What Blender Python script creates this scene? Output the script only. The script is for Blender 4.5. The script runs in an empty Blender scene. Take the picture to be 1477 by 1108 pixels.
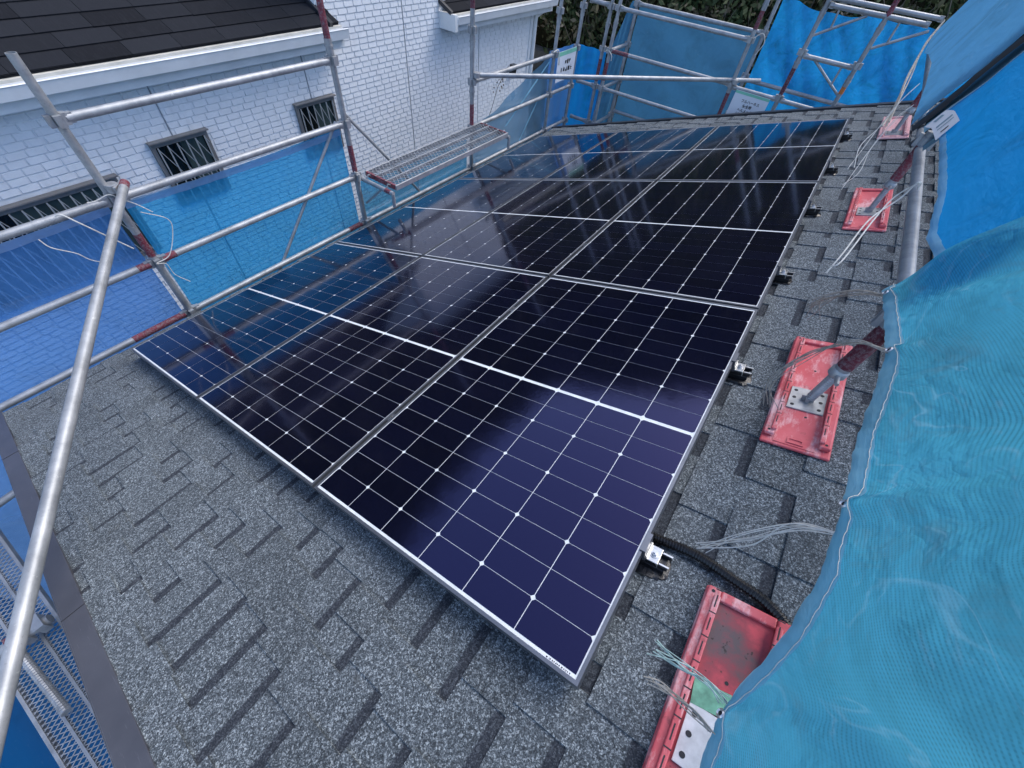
import bpy, bmesh, math, random
from mathutils import Vector, Matrix
random.seed(7)
S = math.radians(18.4); CS, SN = math.cos(S), math.sin(S); Z0 = 6.0
scene = bpy.context.scene
# ------------------------------------------------------------------ camera
cam_d = bpy.data.cameras.new('camera'); cam = bpy.data.objects.new('camera', cam_d)
scene.collection.objects.link(cam); scene.camera = cam
cam_d.sensor_fit = 'HORIZONTAL'; cam_d.sensor_width = 36; cam_d.lens = 14.373
cam_d.clip_start = 0.02; cam_d.clip_end = 500
rt = Vector((0.81453779, 0.57365334, 0.08631362)); up = Vector((-0.49525865, 0.6101802, 0.61838418)); fw = Vector((-0.30207129, 0.54644484, -0.78112161))
cam.matrix_world = Matrix(((rt.x, up.x, -fw.x, 3.07329), (rt.y, up.y, -fw.y, -0.17722), (rt.z, up.z, -fw.z, 8.25146), (0, 0, 0, 1)))
# ------------------------------------------------------------------ sky, sun, exposure
world = bpy.data.worlds.new('World'); scene.world = world; world.use_nodes = True
wn = world.node_tree.nodes; wl = world.node_tree.links
sky = wn.new('ShaderNodeTexSky'); sky.sky_type = 'NISHITA'; sky.sun_disc = False
SUN_EL, SUN_AZ = math.radians(54), math.radians(20)
sky.sun_elevation = SUN_EL; sky.sun_rotation = SUN_AZ; sky.air_density = 0.65; sky.dust_density = 1.4; sky.ozone_density = 0.0
bg = wn['Background']; bg.inputs['Strength'].default_value = 0.15
wl.new(sky.outputs['Color'], bg.inputs['Color'])
sun_d = bpy.data.lights.new('sun', 'SUN'); sun_d.energy = 0.9; sun_d.angle = math.radians(50); sun_d.color = (1.0, 0.985, 0.94)
sun = bpy.data.objects.new('sun', sun_d); scene.collection.objects.link(sun)
sd = Vector((math.sin(SUN_AZ) * math.cos(SUN_EL), math.cos(SUN_AZ) * math.cos(SUN_EL), math.sin(SUN_EL)))
sun.rotation_euler = sd.to_track_quat('Z', 'Y').to_euler(); sun.location = (0, 0, 30)
scene.view_settings.view_transform = 'Standard'; scene.view_settings.look = 'None'
scene.view_settings.exposure = 1.6; scene.view_settings.gamma = 1
scene.render.engine = 'CYCLES'
try:
    scene.cycles.transparent_max_bounces = 24; scene.cycles.max_bounces = 8
except Exception: pass
COL = scene.collection
# ------------------------------------------------------------------ helpers
class MB:
    def __init__(s): s.v = []; s.f = []; s.m = []; s.uv = None
    def add(s, vs, fs, m=0):
        o = len(s.v); s.v += [tuple(q) for q in vs]; s.f += [tuple(i + o for i in f) for f in fs]; s.m += [m] * len(fs); return s
    def box(s, x0, x1, y0, y1, z0, z1, M=None, m=0):
        vs = [Vector(p) for p in ((x0,y0,z0),(x1,y0,z0),(x1,y1,z0),(x0,y1,z0),(x0,y0,z1),(x1,y0,z1),(x1,y1,z1),(x0,y1,z1))]
        if M: vs = [M @ q for q in vs]
        return s.add(vs, [(3,2,1,0),(4,5,6,7),(0,1,5,4),(1,2,6,5),(2,3,7,6),(3,0,4,7)], m)
    def bar(s, a, b, w, h, upv=(0,0,1), m=0):
        a = Vector(a); b = Vector(b); d = (b - a); L = d.length; d.normalize(); u = Vector(upv)
        x = d.cross(u)
        if x.length < 1e-4: x = d.cross(Vector((1,0,0)))
        x.normalize(); u = x.cross(d)
        M = Matrix(((x.x,d.x,u.x,a.x),(x.y,d.y,u.y,a.y),(x.z,d.z,u.z,a.z),(0,0,0,1)))
        return s.box(-w/2, w/2, 0, L, -h/2, h/2, M, m)
    def tube(s, pts, r, n=12, caps=True, m=0, open_end=False):
        pts = [Vector(p) for p in pts]; rings = []
        rs = r if isinstance(r, (list, tuple)) else [r] * len(pts)
        prev = None
        for i, p in enumerate(pts):
            d = (pts[min(i+1, len(pts)-1)] - pts[max(i-1, 0)])
            if d.length < 1e-9: d = Vector((0,0,1))
            d.normalize()
            if prev is None:
                a = d.cross(Vector((0,0,1)))
                if a.length < 0.05: a = d.cross(Vector((1,0,0)))
            else:
                a = prev - d * prev.dot(d)
            a.normalize(); prev = a; b = d.cross(a)
            rings.append([p + (a * math.cos(2*math.pi*k/n) + b * math.sin(2*math.pi*k/n)) * rs[i] for k in range(n)])
        vs = [q for R in rings for q in R]; fs = []
        for i in range(len(pts)-1):
            for k in range(n):
                k2 = (k+1) % n
                fs.append((i*n+k, i*n+k2, (i+1)*n+k2, (i+1)*n+k))
        if caps:
            fs.append(tuple(reversed(range(n)))); fs.append(tuple(range((len(pts)-1)*n, len(pts)*n)))
        return s.add(vs, fs, m)
    def build(s, name, mat, parent=None, smooth=False):
        return mkobj(name, s.mesh(name, mat, smooth), parent)
    def mesh(s, name, mat, smooth=False):
        me = bpy.data.meshes.new(name); me.from_pydata(s.v, [], s.f)
        for q in (mat if isinstance(mat, (list, tuple)) else [mat]): me.materials.append(q)
        if any(s.m): me.polygons.foreach_set('material_index', s.m)
        bm = bmesh.new(); bm.from_mesh(me); bmesh.ops.recalc_face_normals(bm, faces=bm.faces); bm.to_mesh(me); bm.free()
        if smooth:
            me.polygons.foreach_set('use_smooth', [len(p.vertices) <= 4 for p in me.polygons])
            try: me.set_sharp_from_angle(angle=math.radians(40))
            except Exception: pass
        me.update(); return me
def mkobj(name, me, parent=None):
    o = bpy.data.objects.new(name, me); COL.objects.link(o)
    if parent: o.parent = parent
    return o
def tag(o, label, cat, group=None):
    o['label'] = label; o['category'] = cat
    if group: o['group'] = group
    return o
def empty(name, loc=(0,0,0), rot=None):
    o = bpy.data.objects.new(name, None); COL.objects.link(o); o.location = loc; o.empty_display_size = .1
    if rot: o.rotation_euler = rot
    return o
def kind(o, k): o['kind'] = k; return o
ROT = (0, -S, 0)
def RW(u, v, w): return Vector((u*CS - w*SN, v, Z0 + u*SN + w*CS))
def roof_empty(name, u, v, w): return empty(name, RW(u, v, w), ROT)
def bevel(o, w, seg=2):
    m = o.modifiers.new('bevel', 'BEVEL'); m.width = w; m.segments = seg; m.limit_method = 'ANGLE'; return o
# ------------------------------------------------------------------ materials
class NT:
    def __init__(s, name):
        s.mat = bpy.data.materials.new(name); s.mat.use_nodes = True; s.t = s.mat.node_tree; s.n = s.t.nodes; s.l = s.t.links
        s.b = s.n['Principled BSDF']; s.out = s.n['Material Output']
    def node(s, t, **k):
        q = s.n.new(t)
        for a, v in k.items(): setattr(q, a, v)
        return q
    def set(s, **k):
        for a, v in k.items():
            i = s.b.inputs[a.replace('_', ' ')]
            i.default_value = (*v, 1) if isinstance(v, tuple) else v
        return s
    def inp(s, sock, v):
        if isinstance(v, bpy.types.NodeSocket): s.l.new(v, sock)
        elif isinstance(v, tuple): sock.default_value = (*v, 1) if len(sock.default_value) == 4 else v
        else: sock.default_value = v
    def math(s, op, a, b=0.0, c=None):
        q = s.node('ShaderNodeMath', operation=op); s.inp(q.inputs[0], a); s.inp(q.inputs[1], b)
        if c is not None: s.inp(q.inputs[2], c)
        return q.outputs[0]
    def mix(s, f, a, b):
        q = s.node('ShaderNodeMix', data_type='RGBA'); s.inp(q.inputs[0], f); s.inp(q.inputs[6], a); s.inp(q.inputs[7], b); return q.outputs[2]
    def pos(s): return s.node('ShaderNodeNewGeometry').outputs['Position']
    def obj(s): return s.node('ShaderNodeTexCoord').outputs['Object']
    def uv(s): return s.node('ShaderNodeUVMap').outputs[0]
    def noise(s, vec, scale, detail=3, rough=.55, dist=0):
        q = s.node('ShaderNodeTexNoise'); s.l.new(vec, q.inputs['Vector']); q.inputs['Scale'].default_value = scale
        q.inputs['Detail'].default_value = detail; q.inputs['Roughness'].default_value = rough; q.inputs['Distortion'].default_value = dist
        return q.outputs['Fac']
    def vor(s, vec, scale, out='Color'):
        q = s.node('ShaderNodeTexVoronoi'); s.l.new(vec, q.inputs['Vector']); q.inputs['Scale'].default_value = scale; return q.outputs[out]
    def ramp(s, f, *stops):
        q = s.node('ShaderNodeValToRGB'); s.l.new(f, q.inputs[0]); e = q.color_ramp.elements
        while len(e) < len(stops): e.new(.5)
        for el, (p, c) in zip(e, stops): el.position = p; el.color = (*c, 1) if isinstance(c, tuple) else (c, c, c, 1)
        return q.outputs[0]
    def mapr(s, f, a, b, c, d):
        q = s.node('ShaderNodeMapRange'); s.l.new(f, q.inputs[0])
        for i, v in enumerate((a, b, c, d)): q.inputs[i+1].default_value = v
        return q.outputs[0]
    def rnd(s): return s.node('ShaderNodeObjectInfo').outputs['Random']
    def bump(s, h, strength=.3, dist=.01):
        q = s.node('ShaderNodeBump'); s.l.new(h, q.inputs['Height']); q.inputs['Strength'].default_value = strength; q.inputs['Distance'].default_value = dist
        s.l.new(q.outputs[0], s.b.inputs['Normal']); return q.outputs[0]
    def color(s, c): s.inp(s.b.inputs['Base Color'], c); return s
    def scalev(s, vec, sc):
        q = s.node('ShaderNodeVectorMath', operation='MULTIPLY'); s.l.new(vec, q.inputs[0]); q.inputs[1].default_value = sc; return q.outputs[0]

def mat_shingle(name, band):
    t = NT(name); p = t.pos()
    g = t.node('ShaderNodeSeparateColor'); t.l.new(t.vor(p, 390), g.inputs[0])
    g2 = t.node('ShaderNodeSeparateColor'); t.l.new(t.vor(p, 200), g2.inputs[0])
    gran = t.math('ADD', t.math('MULTIPLY', g.outputs[0], .6), t.math('MULTIPLY', g2.outputs[1], .4))
    c = t.ramp(gran, (.0, (.018, .022, .026)), (.36, (.052, .062, .071)), (.66, (.130, .152, .168)), (1, (.44, .49, .515)))
    big = t.noise(p, 2.2, 4, .6)
    c = t.mix(t.mapr(big, .35, .7, .0, .22), c, (.075, .086, .096))
    if not band:
        r = t.rnd(); hs = t.node('ShaderNodeHueSaturation'); t.l.new(c, hs.inputs['Color']); t.l.new(t.mapr(r, 0, 1, .82, 1.12), hs.inputs['Value']); c = hs.outputs[0]
    # olive-brown dust specks
    dust = t.mapr(t.noise(p, 9, 5, .65), .62, .78, 0, .3)
    c = t.mix(dust, c, (.13, .125, .105))
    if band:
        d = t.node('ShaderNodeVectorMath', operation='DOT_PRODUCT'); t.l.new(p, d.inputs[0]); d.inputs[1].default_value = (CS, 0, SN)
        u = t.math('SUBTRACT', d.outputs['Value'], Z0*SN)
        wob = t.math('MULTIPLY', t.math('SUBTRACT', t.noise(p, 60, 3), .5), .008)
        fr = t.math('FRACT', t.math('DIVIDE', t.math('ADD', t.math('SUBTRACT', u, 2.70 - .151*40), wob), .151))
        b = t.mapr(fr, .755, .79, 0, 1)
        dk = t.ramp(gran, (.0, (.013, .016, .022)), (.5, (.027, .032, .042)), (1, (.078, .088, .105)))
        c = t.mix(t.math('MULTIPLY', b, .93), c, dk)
    t.color(c); t.set(Roughness=.92, Specular_IOR_Level=.25)
    t.bump(gran, .55, .003); return t.mat
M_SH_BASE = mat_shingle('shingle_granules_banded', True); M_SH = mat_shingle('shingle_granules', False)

def simple(name, col, rough=.5, metal=0.0, var=.12, scale=14, spec=.5, bump=0.0, coat=0.0):
    t = NT(name); p = t.pos(); n = t.noise(p, scale, 5, .6)
    lo = tuple(max(0, x*(1-var*1.5)) for x in col); hi = tuple(min(1, x*(1+var)) for x in col)
    t.color(t.ramp(n, (.3, lo), (.7, hi))); t.set(Roughness=rough, Metallic=metal, Specular_IOR_Level=spec, Coat_Weight=coat)
    if bump: t.bump(n, bump, .004)
    return t.mat
def mat_galv():
    t = NT('galvanised_steel'); p = t.pos()
    n = t.noise(p, 9, 6, .65); f = t.noise(p, 120, 3, .6)
    c = t.ramp(n, (.25, (.20, .212, .224)), (.5, (.32, .336, .352)), (.75, (.44, .455, .47)))
    sp = t.mapr(f, .62, .72, 0, .5); c = t.mix(sp, c, (.16, .165, .17))
    cem = t.mapr(t.noise(p, 26, 4, .7), .66, .74, 0, .7); c = t.mix(cem, c, (.62, .63, .62))
    rust = t.mapr(t.noise(p, 5, 6, .7), .70, .80, 0, .5); c = t.mix(rust, c, (.20, .13, .09))
    t.color(c); t.set(Metallic=.45, Roughness=.48); t.bump(f, .15, .002); return t.mat
M_GALV = mat_galv()
def mat_redpaint():
    t = NT('worn_red_paint'); p = t.pos()
    n = t.noise(p, 75, 7, .75)
    c = t.ramp(t.noise(p, 6, 3), (.3, (.085, .012, .025)), (.7, (.22, .03, .05)))
    c = t.mix(t.mapr(n, .47, .60, 0, .8), c, (.19, .16, .17)); t.color(c); t.set(Roughness=.6, Specular_IOR_Level=.4); return t.mat
M_RED = mat_redpaint()
def mat_pad():
    t = NT('red_plastic_pad'); p = t.pos()
    c = t.ramp(t.noise(p, 7, 4), (.3, (.50, .06, .075)), (.7, (.64, .14, .16)))
    scr = t.mapr(t.noise(t.scalev(p, (1, .35, 1)), 16, 8, .72), .50, .64, 0, .7); c = t.mix(scr, c, (.78, .58, .58))
    dirt = t.mapr(t.noise(p, 24, 6, .7), .60, .72, 0, .6); c = t.mix(dirt, c, (.17, .045, .05))
    t.color(c); t.set(Roughness=.5, Specular_IOR_Level=.4); t.bump(t.noise(p, 90, 3), .15, .002); return t.mat
M_PAD = mat_pad()
def mat_pad_dirty():
    t = NT('red_plastic_pad_dusty'); p = t.pos()
    c = t.ramp(t.noise(p, 9, 6, .65), (.36, (.13, .10, .105)), (.52, (.30, .07, .085)), (.66, (.56, .09, .11)))
    dots = t.mapr(t.noise(p, 60, 2), .68, .72, 0, .8); c = t.mix(dots, c, (.05, .04, .04))
    t.color(c); t.set(Roughness=.75, Specular_IOR_Level=.25); return t.mat
M_PAD_D = mat_pad_dirty()
def mat_pad_pink():
    t = NT('red_plastic_pad_faded'); p = t.pos()
    c = t.ramp(t.noise(p, 12, 6, .65), (.34, (.62, .30, .31)), (.55, (.66, .40, .40)), (.7, (.55, .12, .14)))
    t.color(c); t.set(Roughness=.7, Specular_IOR_Level=.3); return t.mat
M_PAD_P = mat_pad_pink()
def mat_cell():
    t = NT('solar_cell'); o = t.pos()
    r = t.rnd()
    c = t.mix(r, (.0022, .0028, .008), (.0032, .0040, .013))
    t.color(c); t.set(Roughness=.10, Specular_IOR_Level=.8, Specular_Tint=(.44, .38, 1.0), Coat_Weight=1.0, Coat_Roughness=.05, Coat_IOR=1.16)
    t.b.inputs['Coat Tint'].default_value = (1, 1, 1, 1)
    q = t.node('ShaderNodeBump'); t.l.new(t.math('ADD', t.noise(o, 55, 3), t.math('MULTIPLY', t.noise(o, 3.0, 2), 3.0)), q.inputs['Height']); q.inputs['Strength'].default_value = .05; q.inputs['Distance'].default_value = .002
    t.l.new(q.outputs[0], t.b.inputs['Coat Normal']); t.l.new(q.outputs[0], t.b.inputs['Normal'])
    return t.mat
M_CELL = mat_cell()
t = NT('white_backsheet'); t.color(t.ramp(t.noise(t.pos(), 30), (.3, (.62, .66, .68)), (.7, (.76, .79, .80)))); t.set(Roughness=.5, Coat_Weight=1.0, Coat_Roughness=.04, Coat_IOR=1.36); M_BACK = t.mat
M_ALU = simple('anodised_aluminium', (.17, .18, .205), .36, .7, .08, 30)
M_ALU_L = simple('bright_aluminium', (.62, .63, .64), .3, .75, .06, 40)
M_STEEL = simple('stainless_steel', (.62, .62, .60), .25, .85, .08, 60)
M_BLACK = simple('black_metal', (.012, .012, .014), .32, 0, .2, 40)
M_SEAL = simple('black_sealant', (.008, .008, .009), .22, 0, .2, 80, bump=.6)
M_COND = simple('black_conduit', (.006, .006, .007), .28, 0, .1, 60)
M_PLATE = simple('grey_zinc_plate', (.36, .37, .38), .45, .5, .2, 22)
M_WPAINT = simple('chipped_white_paint', (.62, .62, .63), .6, .1, .15, 25)
M_GREENT = simple('green_tape', (.16, .40, .27), .6, 0, .3, 30)
def mat_drip():
    t = NT('slate_grey_flashing'); p = t.pos()
    c = t.ramp(t.noise(p, 6, 5, .6), (.3, (.060, .063, .078)), (.7, (.085, .088, .105)))
    c = t.mix(t.mapr(t.noise(t.scalev(p, (2, 30, 2)), 6, 5, .7), .62, .7, 0, .5), c, (.17, .175, .19)); t.color(c); t.set(Roughness=.42, Metallic=.1); return t.mat
M_DRIP = mat_drip()
M_DARKCAP = simple('dark_rake_metal', (.022, .024, .03), .4, .1, .15, 12)
def mat_siding():
    t = NT('white_siding'); p = t.pos()
    c = t.ramp(t.noise(p, 5, 5, .6), (.3, (.74, .76, .765)), (.7, (.82, .83, .83)))
    c = t.mix(t.mapr(t.rnd(), 0, 1, 0, .25), c, (.66, .66, .66))
    st = t.mapr(t.noise(t.scalev(p, (4, 4, .8)), 3, 5, .65), .56, .75, 0, .35); c = t.mix(st, c, (.46, .48, .49))
    t.color(c); t.set(Roughness=.65, Specular_IOR_Level=.35); t.bump(t.noise(p, 34, 5, .65), .5, .006); return t.mat
M_SIDE = mat_siding()
M_JOINT = simple('siding_joint', (.72, .74, .75), .8, 0, .1, 9)
M_SEAM = simple('siding_seam_sealant', (.30, .32, .34), .7, 0, .1, 9)
M_TRIM = simple('white_trim', (.74, .75, .74), .45, 0, .06, 4)
M_CREAM = simple('cream_gutter_lining', (.58, .56, .50), .6, 0, .12, 8)
M_BRONZE = simple('grey_bronze_sash', (.21, .20, .19), .4, .2, .1, 12)
M_GRILLE = simple('grille_bar_metal', (.42, .43, .42), .4, .3, .1, 20)
t = NT('dark_window_glass'); t.color((.006, .009, .009)); t.set(Roughness=.06, Specular_IOR_Level=.5); M_GLASS = t.mat
M_CURTAIN = simple('green_grey_blind', (.05, .075, .07), .3, 0, .2, 3)
def mat_slate():
    t = NT('dark_roof_slate'); p = t.pos()
    c = t.mix(t.rnd(), (.007, .008, .011), (.016, .018, .023))
    c = t.mix(t.mapr(t.noise(t.scalev(p, (1, 6, 1)), 9, 5, .7), .5, .75, 0, .4), c, (.026, .028, .034)); t.color(c); t.set(Roughness=.85, Specular_IOR_Level=.15); t.bump(t.noise(t.scalev(p, (1, 5, 1)), 22, 4), .3, .004); return t.mat
M_SLATE = mat_slate()
def mat_sheet(name, diff, trans, see, see_tint, gloss, lines=0.0, dirt=.25, rough=.35, wscale=1.0, crum=0.0, cscale=5.0):
    """thin woven plastic sheet: diffuse + light passing through + open weave"""
    t = NT(name); uv = t.uv(); p = t.pos(); t.n.remove(t.b)
    n = t.noise(p, 3.2*wscale, 6, .62, .6); n2 = t.noise(t.scalev(p, (6, 1.2, 6)), 5, 5, .7)
    dk = tuple(x*.55 for x in diff); lt = tuple(min(1, x*.6 + .30) for x in diff)
    c = t.ramp(n, (.28, dk), (.5, diff), (.80, tuple(min(1, x*1.15) for x in diff)))
    c = t.mix(t.mapr(n2, .60, .74, 0, dirt), c, lt)
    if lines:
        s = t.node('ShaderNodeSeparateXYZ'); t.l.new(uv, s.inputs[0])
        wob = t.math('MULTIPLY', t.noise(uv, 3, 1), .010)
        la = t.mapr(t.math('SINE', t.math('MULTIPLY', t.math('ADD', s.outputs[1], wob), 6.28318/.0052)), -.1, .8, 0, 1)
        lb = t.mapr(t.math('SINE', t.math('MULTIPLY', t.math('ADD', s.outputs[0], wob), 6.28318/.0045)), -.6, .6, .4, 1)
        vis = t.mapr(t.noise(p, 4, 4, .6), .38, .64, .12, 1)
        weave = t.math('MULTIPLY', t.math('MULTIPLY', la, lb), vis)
        c = t.mix(t.math('MULTIPLY', weave, .55), c, tuple(x*.30 for x in diff))  # shade between the threads painted in: weave gaps darkened in the colour
        soil = t.mapr(t.noise(p, 6, 6, .7, 1.0), .54, .70, 0, .55); c = t.mix(soil, c, (.15, .26, .30))
        for sc_, wd_c in ((2.6, .010), (5.5, .012)):
            cr = t.mapr(t.math('ABSOLUTE', t.math('SUBTRACT', t.noise(p, sc_, 3, .45, .9), .5)), .0, wd_c, .5, 0)
            cr = t.math('MULTIPLY', cr, t.mapr(t.noise(p, sc_*1.7, 2), .45, .6, 0, 1)); c = t.mix(cr, c, (.34, .62, .72))
    d = t.node('ShaderNodeBsdfDiffuse'); t.l.new(c, d.inputs[0])
    tr = t.node('ShaderNodeBsdfTranslucent'); t.l.new(t.mix(.5, c, trans), tr.inputs[0])
    m1 = t.node('ShaderNodeMixShader'); m1.inputs[0].default_value = .48; t.l.new(d.outputs[0], m1.inputs[1]); t.l.new(tr.outputs[0], m1.inputs[2])
    g = t.node('ShaderNodeBsdfGlossy'); g.inputs['Roughness'].default_value = rough; g.inputs[0].default_value = (.9, .95, 1, 1)
    fr = t.node('ShaderNodeFresnel'); fr.inputs[0].default_value = 1.4
    m2 = t.node('ShaderNodeMixShader'); t.l.new(t.math('MULTIPLY', fr.outputs[0], gloss), m2.inputs[0]); t.l.new(m1.outputs[0], m2.inputs[1]); t.l.new(g.outputs[0], m2.inputs[2])
    tp = t.node('ShaderNodeBsdfTransparent'); tp.inputs[0].default_value = (*see_tint, 1)
    m3 = t.node('ShaderNodeMixShader')
    fac = see
    if lines: fac = t.math('ADD', see, t.math('MULTIPLY', weave, lines))
    elif not isinstance(see, bpy.types.NodeSocket):
        fac = t.mapr(t.noise(p, 1.4, 3), .3, .7, see*.85, see*1.12)
    t.inp(m3.inputs[0], fac); t.l.new(m2.outputs[0], m3.inputs[1]); t.l.new(tp.outputs[0], m3.inputs[2]); t.l.new(m3.outputs[0], t.out.inputs[0])
    bp = t.node('ShaderNodeBump'); bp.inputs['Strength'].default_value = .35; bp.inputs['Distance'].default_value = .012; t.l.new(n2, bp.inputs['Height'])
    if crum:
        b2 = t.node('ShaderNodeBump'); b2.inputs['Strength'].default_value = .9; b2.inputs['Distance'].default_value = crum
        k1 = t.math('ABSOLUTE', t.math('SUBTRACT', t.noise(p, cscale, 5, .5, 1.2), .5)); k2 = t.math('ABSOLUTE', t.math('SUBTRACT', t.noise(p, cscale*2.7, 4, .55, .8), .5))
        t.l.new(t.math('ADD', k1, t.math('MULTIPLY', k2, .35)), b2.inputs['Height']); t.l.new(b2.outputs[0], bp.inputs['Normal'])
    for q in (d, g): t.l.new(bp.outputs[0], q.inputs['Normal'])
    return t.mat
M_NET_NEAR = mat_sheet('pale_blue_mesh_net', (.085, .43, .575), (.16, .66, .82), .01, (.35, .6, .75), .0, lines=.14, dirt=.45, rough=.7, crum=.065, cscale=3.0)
M_NET_MID = mat_sheet('blue_sheet_mid', (.004, .25, .60), (.01, .46, .9), .03, (.1, .5, .8), .04, dirt=.10, rough=.6, crum=.02, cscale=4)
M_NET_FAR = mat_sheet('light_blue_sheet', (.10, .36, .62), (.2, .55, .82), .03, (.2, .5, .8), .04, dirt=.3, rough=.6, crum=.02, cscale=4)
M_HEM = mat_sheet('pale_blue_hem', (.30, .56, .68), (.4, .7, .82), .05, (.4, .7, .8), .3, dirt=.4)
M_HEM_T = mat_sheet('milky_hem', (.36, .52, .72), (.4, .6, .8), .35, (.5, .7, .9), .5, dirt=.5)
M_TARP_L = mat_sheet('clear_blue_sheet', (.10, .30, .72), (.14, .45, .9), .46, (.36, .62, 1), .7, dirt=.45, rough=.2, crum=.014, cscale=2)
M_TARP_M = mat_sheet('clear_cyan_blue_sheet', (.03, .33, .70), (.05, .55, .95), .44, (.20, .70, 1), .7, dirt=.40, rough=.22, crum=.014, cscale=2)
M_TARP_MESH = mat_sheet('grey_blue_mesh', (.06, .22, .38), (.12, .40, .6), .34, (.45, .68, .85), .4, dirt=.3, rough=.4)
M_TARP_DULL = mat_sheet('dull_blue_mesh', (.042, .165, .33), (.09, .32, .56), .06, (.2, .45, .7), .3, dirt=.2, rough=.5, crum=.06, cscale=2)
M_TARP_B = mat_sheet('bright_blue_tarp', (.014, .25, .66), (.02, .42, .92), .02, (.1, .4, .8), .5, dirt=.25, rough=.35, wscale=2, crum=.22, cscale=2.6)
M_TARP_V = mat_sheet('vivid_blue_tarp', (.008, .24, .70), (.02, .45, .95), .02, (.1, .4, .9), .5, dirt=.08, rough=.35)
M_TARP_G = mat_sheet('gable_blue_tarp', (.008, .105, .27), (.02, .25, .6), .02, (.1, .4, .8), .5, dirt=.2, rough=.3)
M_STRAP = simple('black_strap', (.006, .012, .02), .6, 0, .2, 20)
M_STRAPB = simple('grey_blue_band', (.09, .21, .30), .6, 0, .2, 20)
M_ROPE = simple('off_white_cord', (.60, .59, .55), .8, 0, .15, 50)
M_ROPE_D = simple('weathered_twine', (.36, .34, .30), .85, 0, .25, 60)
M_ROPE_G = simple('pale_green_twine', (.36, .50, .47), .85, 0, .25, 60)
M_SIGN = simple('white_sign_sheet', (.74, .77, .82), .5, 0, .03, 4)
M_GRN = simple('mint_green_band', (.22, .58, .42), .55, 0, .1, 8)
M_INK = simple('black_ink', (.02, .02, .025), .7, 0, .05, 8)
M_INKB = simple('blue_grey_ink', (.20, .33, .40), .7, 0, .05, 8)
M_ORANGE = simple('orange_tape', (.55, .17, .04), .6, 0, .1, 20)
M_CONC = simple('concrete_block', (.13, .13, .125), .9, 0, .3, 3, bump=.4)
M_WALLH = simple('house_wall_render', (.45, .44, .42), .85, 0, .08, 2)
def mat_ground():
    t = NT('gravel_ground'); p = t.pos(); t.color(t.ramp(t.noise(p, 3, 6, .7), (.3, (.08, .08, .075)), (.7, (.17, .165, .15)))); t.set(Roughness=.95); return t.mat
M_GROUND = mat_ground()
def mat_hill():
    t = NT('hill_soil'); p = t.pos(); t.color(t.ramp(t.noise(p, 1.6, 6, .7), (.3, (.018, .020, .010)), (.7, (.05, .042, .024)))); t.set(Roughness=.95, Specular_IOR_Level=.1); return t.mat
M_HILL = mat_hill()
def mat_leaf(nm='hillside_leaves', k=1.0):
    t = NT(nm); p = t.pos(); v = t.node('ShaderNodeSeparateColor'); t.l.new(t.vor(p, 3.5), v.inputs[0])
    c = t.ramp(v.outputs[0], *[(q_, tuple(x*k for x in c_)) for q_, c_ in ((.0, (.012, .024, .008)), (.45, (.032, .044, .018)), (.75, (.055, .058, .026)), (.92, (.085, .07, .042)), (1, (.11, .095, .07)))])
    t.color(c); t.set(Roughness=.6, Specular_IOR_Level=.15); return t.mat
M_LEAF = mat_leaf(); M_LEAF_N = mat_leaf('bank_leaves', 1.9)
M_TWIG = simple('bare_twig', (.13, .11, .085), .9, 0, .2, 9)
# ================================================================== SETTING
g = MB(); g.add([(-120,-120,0),(120,-120,0),(120,120,0),(-120,120,0)], [(0,1,2,3)]); kind(g.build('ground', M_GROUND), 'structure')
rh = random.Random(3)
def hill_h(x, y):
    a = 5.5 + (y - 11.3) * 1.1 if y > 11.3 else -5
    b = 3.2 + (-x - 12) * 1.25 if x < -12 else -5
    if x > 9: a -= (x - 9) * .6
    h = max(a, b); h = min(h, 36 + 2*math.sin(x*.21) + 2*math.cos(y*.17))
    return h + .35*math.sin(x*1.3 + y*.7) + .25*math.sin(y*2.1 - x*.6) if h > -4 else -1.0
hm = MB(); nx, ny = 82, 76; X0, X1, Y0, Y1 = -66, 40, -18, 66
for j in range(ny+1):
    for i in range(nx+1):
        x = X0 + (X1-X0)*i/nx; y = Y0 + (Y1-Y0)*j/ny; hm.v.append((x, y, hill_h(x, y)))
for j in range(ny):
    for i in range(nx):
        q = j*(nx+1)+i; hm.f.append((q, q+1, q+nx+2, q+nx+1)); hm.m.append(0)
hill = kind(hm.build('hill', M_HILL), 'structure')
lf = MB()
def leaf(p, s, rnd):
    a = Vector((rnd.gauss(0,1), rnd.gauss(0,1), rnd.gauss(0,1))).normalized(); b = a.orthogonal().normalized()
    b = (Matrix.Rotation(rnd.random()*6.28, 3, a) @ b); c = a.cross(b)
    p = Vector(p); lf.add([p - b*s, p + c*s*.45, p + b*s, p - c*s*.45], [(0,1,2,3)])
for _ in range(5200):      # dense clumps in the strip that shows over the sheets
    x = rh.uniform(-9, 7); y = 11.3 + abs(rh.gauss(0, 3.2)); z = hill_h(x, y)
    if z < -.5: continue
    R = rh.uniform(.18, .5); cz = z + rh.uniform(0, .55)
    for _ in range(16): leaf((x + rh.gauss(0,R), y + rh.gauss(0,R*.8), cz + rh.gauss(0,R*.7)), rh.uniform(.04,.11), rh)
kind(lf.build('bank_undergrowth', M_LEAF_N), 'stuff'); lf = MB()
for _ in range(9000):      # coarser cover over the rest of the slope
    x = rh.uniform(-48, 22); y = rh.uniform(-15, 48)
    z = hill_h(x, y)
    if z < -.5 or (-13 < x < 11 and y < 21): continue
    R = rh.uniform(.5, 1.3); cz = z + rh.uniform(.1, 1.6)
    for _ in range(5): leaf((x + rh.gauss(0,R), y + rh.gauss(0,R), cz + rh.gauss(0,R*.7)), rh.uniform(.25,.65), rh)
kind(lf.build('hillside_undergrowth', M_LEAF), 'stuff')
tw = MB()
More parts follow.
